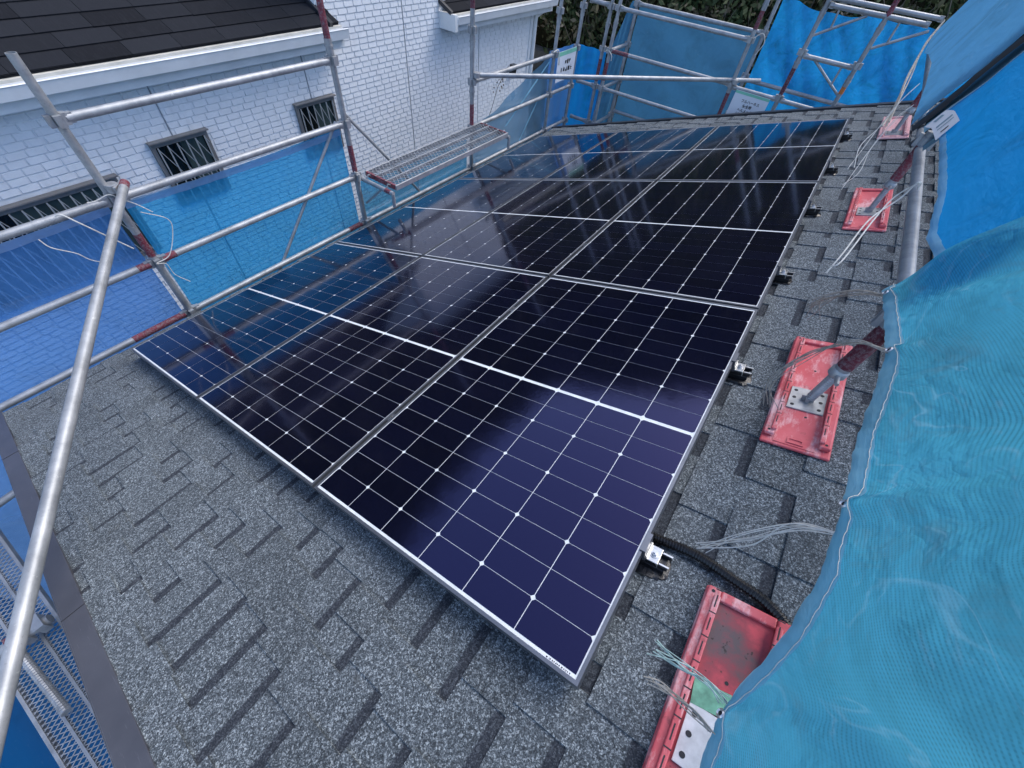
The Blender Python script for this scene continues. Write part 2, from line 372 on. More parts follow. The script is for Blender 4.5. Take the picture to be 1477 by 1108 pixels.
for _ in range(420):
    x = rh.uniform(-8, 5); y = 11.4 + abs(rh.gauss(0, 1.6)); z = hill_h(x, y); L = rh.uniform(.5, 1.8)
    d = Vector((rh.gauss(0,.35), rh.gauss(0,.3), 1)); p = Vector((x, y, z - .1))
    tw.tube([p, p + d*L*.5, p + d*L + Vector((rh.gauss(0,.15), 0, 0))], [.012, .009, .004], 4, False)
kind(tw.build('bare_undergrowth_stems', M_TWIG), 'stuff')
# concrete block retaining wall at the foot of the hill
rw = empty('retaining_wall', (0, 11.15, 0)); tag(rw, 'dark concrete block retaining wall at the foot of the overgrown hillside', 'wall')
q = MB(); q.box(-14, 9, .06, .4, 0, 5.42); q.build('wall_core', M_CONC, rw)
bme = MB().box(-.194, .194, 0, .08, -.094, .094).mesh('block', M_CONC)
for r in range(7):
    for i in range(16):
        b = mkobj('block', bme, rw); b.location = (-7.2 + i*.4 + (r % 2)*.2, 0, 5.32 - r*.2)
# ================================================================== NEIGHBOUR HOUSE
NX = -2.70
nh = empty('neighbour_house', (NX, 4, 0)); tag(nh, 'white brick-pattern house with dark slate roof and grilled windows', 'house')
def npart(mb, name, mat, par=None, **k):
    o = mb.build(name, mat, par or nh, **k)
    if (par or nh) is nh: o.location = (-NX, -4, 0)
    return o
wins = [(1.54, 2.15, 5.42, 6.09), (3.34, 3.95, 5.42, 6.08), (-.75, 1.10, 5.05, 5.91)]
w = MB(); w.box(-12, NX, -6, 9.02, 0, 6.62); w.box(-8, NX-.001, 4.02, 6.36, 6.62, 8.1)
wall = npart(w, 'wall', M_JOINT)
# bricks of the siding
BW, BH = .152, .0655; rb = random.Random(5); variants = []
def brick_mb(M0, wd, rr, mb=None):
    mb = mb or MB(); h = BH - .004; d = .0085; e = .006
    j = lambda: rr.uniform(-.0012, .0012)
    vs = [(0,.002,.003),(0,wd-.002,.003),(0,wd-.002,h),(0,.002,h),(d+.003+j(),e,e+.001),(d+.003+j(),wd-e,e+.001),(d-.003+j(),wd-e,h-e*.6),(d-.003+j(),e,h-e*.6)]
    mb.add([M0 @ Vector(q) for q in vs], [(4,5,6,7),(0,1,5,4),(1,2,6,5),(2,3,7,6),(3,0,4,7)]); return mb
for k in range(6): variants.append(brick_mb(Matrix.Identity(4), BW - .005, rb).mesh('brick', M_SIDE))
stuff = MB(); seams = [1.82*k - .01 for k in range(-2, 6)]; nind = 0
for r in range(-20, 40):
    z = 4.85 + r*BH; off = rb.choice((0, .25, .5, .75))*BW if r % 7 else 0
    nb = 12
    for s0 in seams:
        y = s0 - 0.0
        x = y + .004; first = True
        while x < y + 1.816:
            wd = min((BW if not (first and off) else off), y + 1.818 - x); first = False
            a, b, c2, d2 = x, x + wd - .005, z, z + BH
            x += wd
            if wd < .02 or a < -1.6 or b > 8.93 or (r < 0 and a > 4.6): continue
            cut = next((W for W in wins if a < W[1]-.004 and b > W[0]+.004 and c2 < W[3]-.012 and d2 > W[2]+.012), None)
            if cut:
                if a < cut[0] - .01 and b < cut[1]: wd = cut[0] + .003 - a + .005
                elif b > cut[1] + .01 and a > cut[0]: wd = b - cut[1] + .003 + .005; a = cut[1] - .003
                else: continue
                brick_mb(Matrix.Translation((NX, a, z)), wd - .005, rb, stuff); continue
            if z > 6.56 and (a < 3.98 or a > 6.36): continue
            if z > 7.42: continue
            if abs(wd - BW) < 1e-4 and .55 < a < 3.9 and 5.93 < z < 6.52 and nind < 240:
                o = mkobj('brick', variants[rb.randrange(6)], wall); o.location = (NX, a, z); nind += 1
            else: brick_mb(Matrix.Translation((NX, a, z)), wd - .005, rb, stuff)
o = stuff.build('bricks', M_SIDE, wall); kind(o, 'stuff')
for s0 in seams:
    if 0 < s0 < 8.9:
        sm = MB(); sm.box(NX + .001, NX + .008, s0 - .004, s0 + .004, 3.6, 6.56 if not 4 < s0 < 6.3 else 7.4); npart(sm, 'sealant_seam', M_SEAM)
def window(y0, y1, z0, z1, diag):
    wd = MB(); t_ = .045
    wd.box(NX+.002, NX+.05, y0, y1, z1-t_, z1); wd.box(NX+.002, NX+.05, y0, y1, z0, z0+t_)
    wd.box(NX+.002, NX+.048, y0, y0+t_*.8, z0+t_, z1-t_); wd.box(NX+.002, NX+.048, y1-t_*.8, y1, z0+t_, z1-t_)
    wo = npart(wd, 'window', M_BRONZE); 
    p = MB(); p.box(NX+.001, NX+.010, y0+t_*.8, y1-t_*.8, z0+t_, z1-t_); p.build('pane', M_GLASS, wo)
    p = MB(); ym = (y0+y1)/2; p.box(NX+.010, NX+.013, ym, y1-.05, z0+t_, z1-t_); p.build('blind', M_CURTAIN, wo)
    n = max(4, round((y1-y0)/.095))
    for i in range(1, n+1):
        y = y0 + (y1-y0)*(i-.5)/n
        b = MB(); b.box(NX+.060, NX+.070, y-.006, y+.006, z0-.01, z1-.045); b.build('grille_bar', M_GRILLE, wo)
        b = MB(); yb = y - .30*(z1-z0)/.6
        aa = Vector((NX+.055, y, z1-.05)); bb = Vector((NX+.055, y + .26, z0+.03))
        if bb.y > y1-.02:
            f = (y1-.02 - aa.y)/(bb.y-aa.y); bb = aa.lerp(bb, f)
        if (bb-aa).length > .05: b.bar(aa, bb, .007, .008, (1,0,0)); b.build('grille_bar', M_GRILLE, wo)
    h = MB(); h.box(NX+.012, NX+.085, y0-.015, y1+.015, z1+.001, z1+.014); h.build('hood', M_BRONZE, wo)
for W in wins: window(*W, True)
# eaves: lower roof on the near side, second eave further along
def eave(y0, y1, zt, xr):
    gu = MB(); x1 = NX + .36
    prof = [(x1-.11, zt-.10), (x1-.02, zt-.10), (x1, zt-.005), (x1+.008, zt), (x1-.012, zt+.004), (x1-.03, zt-.085), (x1-.105, zt-.085), (x1-.105, zt-.01), (x1-.11, zt-.01)]
    n = len(prof); vs = [(a, y, b) for y in (y0, y1) for a, b in prof]
    gu.add(vs, [tuple(range(n))[::-1], tuple(range(n, 2*n))] + [(i, (i+1) % n, n+(i+1) % n, n+i) for i in range(n)])
    npart(gu, 'gutter', M_TRIM)
    fs = MB(); fs.box(NX+.001, NX+.245, y0+.01, y1-.01, zt-.20, zt-.015); pass
    npart(fs, 'fascia', M_TRIM)
    cl = MB(); cl.box(NX+.10, NX+.247, y0+.012, y1-.012, zt-.014, zt+.012); lin = npart(cl, 'gutter_lining', M_CREAM)
    k = 0
    while y0 + .35 + k*.62 < y1:
        c = MB(); yy = y0 + .35 + k*.62; c.box(NX+.14, NX+.20, yy, yy+.06, zt+.012, zt+.03); c.build('gutter_bracket', M_TRIM, lin); k += 1
    # slate roof rising away from the eave
    pit = math.radians(24); ca, sa = math.cos(pit), math.sin(pit)
    ru = Vector((-ca, 0, sa)); rn = Vector((sa, 0, ca)); o0 = Vector((NX+.20, 0, zt+.03))
    und = MB(); P = lambda s, y, h: o0 + ru*s + rn*h + Vector((0, y, 0))
    L = 5.2
    und.add([P(-.01,y0+.02,-.03),P(L,y0+.02,-.03),P(L,y1-.02,-.03),P(-.01,y1-.02,-.03),P(-.01,y0+.02,-.002),P(L,y0+.02,-.002),P(L,y1-.02,-.002),P(-.01,y1-.02,-.002)], [(3,2,1,0),(4,5,6,7),(0,1,5,4),(1,2,6,5),(2,3,7,6),(3,0,4,7)])
    ro = npart(und, 'roof', M_SLATE)
    rr = random.Random(11); ex = .182
    far = MB()
    for r in range(int(L/ex)):
        y = y0 + .02 - rr.choice((0, .15, .3, .45)); 
        while y < y1 - .03:
            wd = rr.choice((.44, .455, .46)); a = max(y, y0+.02); b = min(y + wd - .004, y1-.02); y += wd
            if b - a < .04: continue
            s0 = r*ex - .012 + rr.uniform(-.004, .004); s1 = (r+1)*ex + .02
            vs = [P(s0,a,.004),P(s1,a,0),P(s1,b,0),P(s0,b,.004),P(s0,a,.018),P(s1,a,.006),P(s1,b,.006),P(s0,b,.018)]
            fc = [(3,2,1,0),(4,5,6,7),(0,1,5,4),(1,2,6,5),(2,3,7,6),(3,0,4,7)]
            if r < 11 and b > .1: MB().add(vs, fc).build('slate', M_SLATE, ro)
            else: far.add(vs, fc)
    kind(far.build('slates', M_SLATE, ro), 'stuff')
    return P
P1 = eave(-6, 4.16, 6.83, 5)
P2 = eave(6.30, 9.35, 6.74, 5)
# verge trims and corner trims
vt = MB()
for P, y, in ((P1, 4.02), (P2, 6.28)):
    vt.add([P(-.05,y-.05,.0),P(5,y-.05,.0),P(5,y+.0,.0),P(-.05,y+.0,.0),P(-.05,y-.05,.05),P(5,y-.05,.05),P(5,y+.0,.05),P(-.05,y+.0,.05)], [(3,2,1,0),(4,5,6,7),(0,1,5,4),(1,2,6,5),(2,3,7,6),(3,0,4,7)])
npart(vt, 'verge_flashing', M_DARKCAP)
ve = MB(); ve.box(NX+.002, NX+.34, 6.235, 6.298, 6.56, 6.765); npart(ve, 'verge_board', M_TRIM)
cp = MB(); cp.tube([(NX+.05, 9.06, 6.58), (NX+.05, 9.06, 3.0)], .038, 12); cp.tube([(NX+.25, 9.2, 6.64), (NX+.22, 9.18, 6.60), (NX+.06, 9.07, 6.46), (NX+.05, 9.06, 6.3)], .036, 10); npart(cp, 'downpipe', M_TRIM, smooth=True)
ct = MB(); ct.box(NX-.002, NX+.022, 8.94, 9.03, 3, 6.54); npart(ct, 'corner_trim', M_TRIM)
tr = MB(); tr.box(-8.2, NX+.2, 3.9, 6.45, 8.1, 8.2); npart(tr, 'upper_roof', M_SLATE)
sd_ = MB(); sd_.box(-8, NX-.002, 4.0, 4.018, 6.7, 8.1); npart(sd_, 'side_wall', M_TRIM)
# small wall fittings on the neighbour's wall
mt = MB(); mt.box(NX+.014, NX+.10, 8.3, 8.42, 5.62, 5.78); tag(mt.build('meter_box', M_BLACK), 'small dark meter box on the white wall behind the mesh sheet', 'meter box')

# ================================================================== OUR HOUSE
house = empty('house', (1.8, 2.65, 0)); tag(house, 'house with the grey asphalt shingle roof that carries the solar panels', 'house')
hb = MB(); hb.box(-.02, 8.0, -.35, 5.6, 0, 5.62); o = hb.build('wall', M_WALLH, house); o.location = (-1.8, -2.65, 0)
RIDGE = 4.52; VN, VF, UE = -.735, 6.07, -.335; WR = -.10
roof = MB(); roof.box(UE+.004, RIDGE, VN, VF, WR-.16, WR-.012)
ro = roof.build('roof', M_DARKCAP); ro.parent = house; ro.rotation_euler = ROT; ro.location = Vector((0,0,Z0)) - house.location
bs = MB(); q0 = RW(RIDGE, 0, WR); ang = -2*S
bs.add([(q0.x, VN-.1, q0.z), (q0.x+4.6, VN-.1, q0.z-4.6*math.tan(S)), (q0.x+4.6, VF+.1, q0.z-4.6*math.tan(S)), (q0.x, VF+.1, q0.z), (q0.x, VN-.1, q0.z-.15), (q0.x+4.6, VN-.1, q0.z-.15-4.6*math.tan(S)), (q0.x+4.6, VF+.1, q0.z-.15-4.6*math.tan(S)), (q0.x, VF+.1, q0.z-.15)], [(0,1,2,3),(7,6,5,4),(0,4,5,1),(1,5,6,2),(2,6,7,3),(3,7,4,0)])
o = bs.build('roof_back_slope', M_SH, house); o.location = -house.location
EX = .151; rs = random.Random(21)
strip = MB().box(0, EX + .012, VN, VF, -.012, 0)
sv = [list(p) for p in strip.v]
for p in sv:
    if p[2] == 0: p[2] = .006 if p[0] == 0 else .0002
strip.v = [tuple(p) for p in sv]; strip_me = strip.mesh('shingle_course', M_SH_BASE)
UPAN = 3*1.134 + 2*.0161; VPAN = 3*1.722 + 2*.0144
tooth_cache = {}
def tooth(wq):
    if wq not in tooth_cache:
        b = MB(); e = .002
        vs = [(0,0,.004),(EX+.002,0,-.001),(EX+.002,wq,-.001),(0,wq,.004),(0,e,.0115),(EX+.002,e,.0045),(EX+.002,wq-e,.0045),(0,wq-e,.0115)]
        b.add(vs, [(3,2,1,0),(4,5,6,7),(0,1,5,4),(1,2,6,5),(2,3,7,6),(3,0,4,7)]); tooth_cache[wq] = (b, b.mesh('shingle', M_SH))
    return tooth_cache[wq]
hid = MB(); nt = 0
k = -20
while 2.70 + EX*(k+1) <= RIDGE + .06:
    u = 2.70 + EX*k
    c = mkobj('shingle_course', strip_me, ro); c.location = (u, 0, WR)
    v = VN + rs.uniform(-.1, .12)
    while v < VF - .05:
        wq = rs.choice((.10, .12, .13, .145, .16, .18, .20)); gap = rs.choice((.07, .09, .12, .14, .17, .20, .24))
        a, b = max(v, VN + .002), min(v + wq, VF - .002)
        v += wq + gap
        if b - a < .05: continue
        vis = a < .10 or u > UPAN - .12 or u < .0 or b > VPAN - .1
        if u > 4.05: vis = False
        if vis and abs((b-a) - wq) < 1e-6 and nt < 300:
            o = mkobj('shingle', tooth(wq)[1], ro); o.location = (u + rs.uniform(-.002, .002), a, WR + .0012); nt += 1
        else:
            bb = tooth(wq)[0]; hid.add([(x + u, a + min(y, b-a), z + WR + .0012) for x, y, z in bb.v], bb.f)
    k += 1
kind(hid.build('shingles', M_SH, ro), 'stuff')
dr = MB(); dr.box(UE-.02, RIDGE, VN-.066, VN+.004, WR-.004, WR+.014); dr.box(UE-.02, RIDGE, VN-.070, VN-.065, WR-.11, WR+.012); bevel(dr.build('rake_flashing', M_DRIP, ro), .003)
dr = MB()
for kk in range(3): dr.box(.35 + kk*1.5, .352 + kk*1.5, VN-.0665, VN+.0045, WR+.0142, WR+.0155)
dr.build('flashing_lap', M_DARKCAP, ro)
df = MB(); df.box(UE-.02, RIDGE, VF-.004, VF+.07, WR-.004, WR+.022); df.box(UE-.02, RIDGE, VF+.068, VF+.073, WR-.12, WR+.02); df.build('rake_flashing', M_DARKCAP, ro)
de = MB(); de.box(UE-.02, UE+.003, VN-.1, VF+.06, WR-.12, WR-.006); de.build('eave_flashing', M_DRIP, ro)
rc = MB(); rc.add([(RIDGE-.14, VN-.12, WR+.02), (RIDGE+.02, VN-.12, WR+.05), (RIDGE+.02, VF+.07, WR+.05), (RIDGE-.14, VF+.07, WR+.02), (RIDGE-.14, VN-.12, WR), (RIDGE+.02, VN-.12, WR), (RIDGE+.02, VF+.07, WR), (RIDGE-.14, VF+.07, WR)], [(0,1,2,3),(4,5,1,0),(5,6,2,1),(6,7,3,2),(7,4,0,3)]); rc.build('ridge_cap', M_DARKCAP, ro)

# ================================================================== SOLAR PANELS
PW, PL, GU, GV = 1.134, 1.722, .0161, .0144; LIP = .0095
fr = MB(); H = .035
for (x0, x1, y0, y1) in ((0, PW, 0, LIP), (0, PW, PL-LIP, PL), (0, LIP, LIP, PL-LIP), (PW-LIP, PW, LIP, PL-LIP)): fr.box(x0, x1, y0, y1, -H, 0)
frame_me = fr.mesh('frame', M_ALU)
back_me = MB().box(LIP, PW-LIP, LIP, PL-LIP, -.006, -.0022).mesh('backsheet', M_BACK)
CW, CH, CG, RG, MIDG = .1824, .0913, .0024, .0016, .0150; ch = .0072
def cell_mesh(top):
    pts = [(0,0),(CW,0),(CW,CH-ch),(CW-ch,CH),(ch,CH),(0,CH-ch)] if top else [(ch,0),(CW-ch,0),(CW,ch),(CW,CH),(0,CH),(0,ch)]
    n = len(pts); b = MB(); b.add([(x, y, 0) for x, y in pts] + [(x, y, -.0006) for x, y in pts], [tuple(range(n))] + [(i, i+n, (i+1) % n+n, (i+1) % n) for i in range(n)]); return b.mesh('cell', M_CELL)
cell_t, cell_b = cell_mesh(True), cell_mesh(False)
mx = (PW - 6*CW - 5*CG)/2; my = (PL - 18*CH - 16*RG - MIDG)/2
colw = ['beside the blue sheets', 'in the middle column', 'beside the mounting brackets']
roww = ['next to the wide bare shingles', 'in the middle row', 'next to the large sign']
for ci in range(3):
    for ri in range(3):
        pe = roof_empty('solar_panel', ci*(PW+GU), ri*(PL+GV), 0)
        tag(pe, 'framed solar panel %s, %s' % (roww[ri], colw[ci]), 'solar panel', 'solar panels laid three by three on the roof')
        mkobj('frame', frame_me, pe); mkobj('backsheet', back_me, pe)
        for r in range(18):
            y = my + r*(CH+RG) + (MIDG-RG if r >= 9 else 0)
            rr_ = r if r < 9 else 17 - r; top = (rr_ % 2 == 0)
            if r >= 9: top = not top
            for c in range(6):
                o = mkobj('cell', cell_t if top else cell_b, pe); o.location = (mx + c*(CW+CG), y, -.0014)
        if ri == 0 and ci == 2:
            lb = MB(); lb.box(.99, 1.118, .0100, .0165, -.0021, -.0016); L_ = lb.build('serial_label', M_SIGN, pe)
            bc = MB(); x = 1.04; rz = random.Random(2)
            while x < 1.11: 
                ww = rz.uniform(.0008, .004); bc.box(x, x+ww, .0115, .0150, -.0015, -.0012); x += ww + rz.uniform(.001, .004)
            bc.build('barcode', M_INK, L_)
# rails under the panels + mid clamps
CLV = [.409, 1.335, 2.19, 3.12, 3.95, 4.86]
for i, v in enumerate(CLV):
    for gi in range(2):
        ug = (gi+1)*PW + gi*GU + GU/2
        e = roof_empty('mid_clamp', ug, v, 0); tag(e, 'small dark clamp in the groove between two panel columns', 'clamp', 'mid clamps between the panel columns')
        b = MB(); b.box(-.007, .007, -.022, .022, -.04, -.004); b.build('clamp_body', M_ALU, e)
        b = MB(); b.tube([(0,0,-.005),(0,0,.001)], .005, 8); b.build('bolt', M_STEEL, e)
ords = ['beside the black conduit', 'beside the red pad with the threaded jack, row one joint', 'third along from the black conduit', 'fourth along from the black conduit', 'fifth along from the black conduit', 'sixth along from the black conduit']
ords[1] = 'level with the bright red pad'
rk = random.Random(9)
for i, v in enumerate(CLV):
    e = roof_empty('mounting_bracket', UPAN, v, WR); tag(e, 'black mounting bracket with bright clamp on panel edge, ' + ords[i], 'bracket', 'mounting brackets along the panel edge')
    # sealant pad: irregular low mound
    n = 28; vs = []; 
    for ring, (rr_, hh) in enumerate(((1.0, .009), (.9, .0155), (.5, .018))):
        for a in range(n):
            an = 2*math.pi*a/n; jj = 1 + rk.uniform(-.09, .09)
            sx, sy = math.copysign(abs(math.cos(an))**.55, math.cos(an)), math.copysign(abs(math.sin(an))**.55, math.sin(an))
            vs.append((.015 + .062*rr_*sx*jj, .048*rr_*sy*jj - .006, hh + (rk.uniform(-.002, .002) if ring else 0)))
    b = MB(); fs = [(r_*n+a, r_*n+(a+1) % n, (r_+1)*n+(a+1) % n, (r_+1)*n+a) for r_ in range(2) for a in range(n)] + [tuple(range(2*n, 3*n))]
    b.add(vs, fs); b.build('sealant', M_SEAL, e, smooth=True)
    b = MB(); b.box(-.10, .062, -.026, .026, .016, .034); b.box(-.10, .070, -.023, -.013, .034, .050); b.box(-.10, .070, .013, .023, .034, .050); bevel(b.build('rail', M_BLACK, e), .0015)
    b = MB(); b.box(.046, .074, -.020, -.0155, .0505, .0525); b.box(.046, .074, .0155, .020, .0505, .0525); b.build('rail_edge', M_ALU_L, e)
    b = MB(); b.box(.009, .044, -.025, .025, .052, .0575); b.box(.040, .044, -.025, .025, .030, .052); b.box(.009, .013, -.025, .025, .0575, .070); cl = bevel(b.build('clamp', M_STEEL, e), .001)
    b = MB(); b.tube([(.026,0,.0575),(.026,0,.060)], .0125, 20); b.tube([(.026,0,.060),(.026,0,.068)], .0085, 6); b.tube([(.026,0,.068),(.026,0,.074)], .0045, 12); b.build('bolt', M_ALU_L, cl)
    b = MB(); b.box(.0008, .009, -.03, .03, .050, .1025); b.box(-.008, .009, -.03, .03, .1026, .1045); b.build('end_clamp', M_ALU, e)
# corrugated conduit
def bez(pts, n=40):
    out = []; P = [Vector(p) for p in pts]; P = [P[0]*2-P[1]] + P + [P[-1]*2-P[-2]]
    m = len(P) - 3
    for s in range(m):
        for i in range(n):
            t_ = i/n; a, b, c, d = P[s:s+4]
            out.append(.5*((2*b) + (-a+c)*t_ + (2*a-5*b+4*c-d)*t_*t_ + (-a+3*b-3*c+d)*t_**3))
    out.append(P[-2]); return out
cpth = bez([(3.30,.463,-.074),(3.424,.472,-.075),(3.55,.482,-.075),(3.668,.462,-.075),(3.755,.440,-.075),(3.85,.375,-.075),(3.95,.30,-.075)], 90)
cm = MB(); wp = [RW(*p) for p in cpth]; acc = 0; rad = []
for i, p in enumerate(wp):
    if i: acc += (p - wp[i-1]).length
    rad.append(.0122 if (acc/.0085) % 1 < .42 else .0152)
cm.tube(wp, rad, 12); tag(cm.build('conduit', M_COND, smooth=False), 'black corrugated conduit curving over the shingles from under a panel', 'conduit')

# ================================================================== RED PADS, JACKS AND ROOF POSTS
PADS = [(3.712, .09, M_PAD_D, 'dirty red plastic base pad half covered by the pale blue net, with green tape'),
        (3.712, 1.335, M_PAD, 'bright red plastic base pad with grey plate under the jack post'),
        (3.75, 3.215, M_PAD, 'red plastic base pad beside the grey pipe, between two other pads'),
        (3.785, 5.13, M_PAD_P, 'faded pink base pad under hanging strings near the far rake')]
for i, (u, v, mi, lab) in enumerate(PADS):
    e = roof_empty('base_pad', u, v, WR + .012); tag(e, lab, 'base pad', 'base pads under the roof posts')
    hw, hl = .104, .328; rim = M_PAD if mi is not M_PAD_P else M_PAD_P
    b = MB(); b.box(-hw, hw, -hl, hl, 0, .012); bevel(b.build('tray', rim, e), .006, 3)
    b = MB(); b.box(-.064, .064, -hl+.012, hl-.03, .0122, .0145); b.build('tray_floor', mi, e)
    for sx in (-1, 1):
        x0, x1 = sorted((sx*.066, sx*(hw-.004)))
        b = MB(); b.box(x0, x1, -hl+.03, hl-.006, .0121, .030); bevel(b.build('side_rim', rim, e), .006, 3)
        x0, x1 = sorted((sx*.064, sx*.080))
        rl = MB(); rl.box(x0, x1, -hl+.045, hl-.03, .0302, .040); rl_o = bevel(rl.build('slotted_rail', rim, e), .003)
        sl = MB()
        for k in range(9):
            y = -hl + .08 + k*.064; xm = (x0+x1)/2; sl.box(xm-.0016, xm+.0016, y, y+.034, .0401, .0405); sl.box(x0-.0004, x1+.0004, y+.047, y+.050, .0401, .0405)
        sl.build('slot', M_INK, rl_o)
    b = MB(); b.box(-.066, .066, hl-.034, hl-.006, .0121, .026); bevel(b.build('end_rim', rim, e), .004)
    b = MB(); b.box(-.025, .025, -hl+.02, -hl+.026, .0146, .018); b.box(-.025, .025, -hl+.040, -hl+.046, .0146, .018); b.box(-.025, -.019, -hl+.026, -hl+.040, .0146, .018); b.box(.019, .025, -hl+.026, -hl+.040, .0146, .018); b.build('moulded_mark', rim, e)
    hh = MB()
    for (x, y) in ((-.085, hl-.02), (-.085, -hl+.045), (.085, -hl+.045), (.0, .12), (.01, -.16)): hh.tube([(x, y, .0146 if abs(x) < .05 else .0301), (x, y, .0152 if abs(x) < .05 else .0308)], .0045, 10)
    hh.build('hole', M_INK, e)
    # steel base plate of the jack
    pv = -.07 if i == 1 else (-.07 if i == 2 else (-.2 if i == 3 else -.02))
    b = MB(); b.box(-.058, .058, pv-.062, pv+.062, .0146, .0200)
    pm = M_WPAINT if i == 0 else M_PLATE
    pl = roof_empty('jack_base', u, v + pv, WR + .0266); 
    tag(pl, ['white chipped jack base plate on the dirty red pad', 'grey threaded jack base with winged nut on bright red pad', 'grey jack base on the red pad beside the grey pipe', 'grey jack base half hidden by strings on the faded pink pad'][i], 'jack base', 'screw jacks under the roof posts')
    b = MB(); b.box(-.058, .058, -.062, .062, 0, .006); bevel(b.build('plate', pm, pl), .0012)
    hb_ = MB()
    for (x, y) in ((-.042,.042),(.042,.042),(-.042,-.042),(.042,-.042),(-.042,0),(.042,0)): hb_.tube([(x,y,.0061),(x,y,.0067)], .0065, 12)
    hb_.build('bolt_hole', M_INK, pl)
    if i == 0:
        b = MB(); b.box(-.05, .03, .064, .118, .0062, .0066, Matrix.Rotation(.12, 4, 'Z')); b.build('tape', M_GREENT, pl)
    if i == 0: continue
    Mr = Matrix.Rotation(S, 4, 'Y')   # back to plumb
    b = MB(); b.box(-.02, .02, -.006, .006, .006, .030); b.box(-.006, .006, -.02, .02, .006, .026); b.build('socket', pm, pl)
    pts = []; rr2 = []; z = .02; 
    while z < .20: pts.append(Mr @ Vector((0,0,z))); rr2.append(.0150 if len(pts) % 2 else .0172); z += .0045
    b = MB(); b.tube(pts, rr2, 12); b.build('threaded_spindle', M_PLATE, pl)
    b = MB(); b.tube([Mr @ Vector((0,0,.152)), Mr @ Vector((0,0,.158)), Mr @ Vector((0,0,.182)), Mr @ Vector((0,0,.188))], [.022, .029, .029, .024], 12)
    b.tube([Mr @ Vector((0,-.075,.174)), Mr @ Vector((0,-.02,.168))], [.007, .009], 8); b.tube([Mr @ Vector((0,.02,.168)), Mr @ Vector((0,.075,.174))], [.009, .007], 8); b.build('wing_nut', M_PLATE, pl, smooth=True)
    # post above the jack
    base = RW(u, v + pv, WR + .0266); 
    pe = empty('roof_post', base); tag(pe, ['grey post on the dirty red pad behind the pale blue net', 'dark red worn post standing on the bright red pad', 'dark red worn post leaning up to the grey pipe', 'worn red post among the hanging strings'][i], 'scaffold post', 'posts standing on the roof')
    b = MB(); b.tube([(0,0,.186),(0,0,.30)], .0243, 16); b.tube([(0,0,.40),(0,0,.455)], .0243, 16); b.build('tube', M_GALV, pe, smooth=True)
    b = MB(); b.tube([(0,0,.200),(0,0,.40)], .0249, 16); b.build('red_band', M_RED, pe, smooth=True)
    b = MB(); b.tube([(0,0,.385),(0,0,.43)], .030, 16); b.box(-.045,-.026,-.012,.012,.375,.44); b.box(.026,.045,-.012,.012,.375,.44); b.build('pocket', M_GALV, pe)
def pole(name, a, b, lab, cat, mat=M_GALV, r=.0243, group=None, red=(), fit=True, n=16, hollow=False):
    a = Vector(a); b = Vector(b); e = empty(name, a); tag(e, lab, cat, group); d = (b-a); L = d.length; d.normalize()
    bd = MB()
    if hollow:
        t_ = MB(); t_.tube([Vector(), d*L], r, n, caps=False); t_.tube([d*L, d*(L-.25)], r*.86, n, caps=False); t_.tube([d*L, d*(L+.0004)], [r, r*.86], n, caps=False); bd = t_
    else: bd.tube([Vector(), d*L], r, n)
    bd.build('tube', mat, e, smooth=True)
    for (s0, s1) in red:
        q = MB(); q.tube([d*s0, d*s1], r+.0007, n); q.build('red_band', M_RED, e, smooth=True)
    if fit:
        for s in (0.0, L):
            sg = 1 if s == 0 else -1
            q = MB(); q.bar(d*(s-.012*sg) , d*(s + .035*sg), .030, .052); q.build('wedge_end', M_GALV, e)
    return e
pole('handrail_pipe', (3.585, .46, 7.47), (3.585, 6.9, 7.50), 'long grey pipe running behind the blue nets beside the red pads', 'pipe', fit=False)

# ================================================================== LEFT SCAFFOLD ROW
LX = -.42; LV = (5.75, 6.23, 6.70, 7.16)
def post(x, y, ztop, lab, red=(), zbot=0.0, joints=(), pockets=None, hollow=False):
    e = empty('scaffold_post', (x, y, zbot)); tag(e, lab, 'scaffold post', 'upright scaffold posts')
    b = MB()
    if hollow:
        b.tube([(0,0,0),(0,0,ztop-zbot)], .0243, 16, caps=False); b.tube([(0,0,ztop-zbot),(0,0,ztop-zbot-.3)], .0205, 16, caps=False); b.tube([(0,0,ztop-zbot),(0,0,ztop-zbot+.0004)], [.0243,.0205], 16, caps=False)
    else: b.tube([(0,0,0),(0,0,ztop-zbot)], .0243, 16)
    b.build('tube', M_GALV, e, smooth=True)
    for (a, c) in red:
        q = MB(); q.tube([(0,0,a-zbot),(0,0,c-zbot)], .0249, 16); q.build('red_band', M_RED, e, smooth=True)
    for j in joints:
        q = MB(); q.tube([(0,0,j-zbot-.05),(0,0,j-zbot+.05)], .0290, 16); q.tube([(0,0,j-zbot-.004),(0,0,j-zbot+.008)], .034, 16); q.build('sleeve', M_GALV, e, smooth=True)
    for z in (pockets if pockets is not None else [p - .0 for p in LV]):
        if z > ztop: continue
        q = MB()
        for ax, ay in ((1,0),(-1,0),(0,1),(0,-1)):
            cx, cy = ax*.036, ay*.036; sx, sy = (.013, .019) if ax else (.019, .013)
            q.box(cx-sx, cx+sx, cy-sy, cy+sy, z-zbot-.03, z-zbot+.03)
        q.build('pocket', M_GALV, e)
    return e
post(LX, .515, 7.46, 'upright post with open cut top between the two clear blue sheets', red=((6.28, 6.46),), joints=(), hollow=True)
post(LX, 2.40, 8.3, 'upright post with dark red top beside the mesh walkway plank', red=((7.30, 7.75), (6.28, 6.52)), joints=(7.25,))
post(LX, 4.22, 8.3, 'upright post with red bands at the far end of the walkway plank', red=((7.33, 7.7), (6.24, 6.48)), joints=(7.06, 6.60))
post(LX, 6.04, 8.3, 'upright post tied with white cord beside the small white sign', joints=(7.08,))
post(LX, 6.68, 8.3, 'corner upright post on the far side of the small white sign', joints=(7.1,))
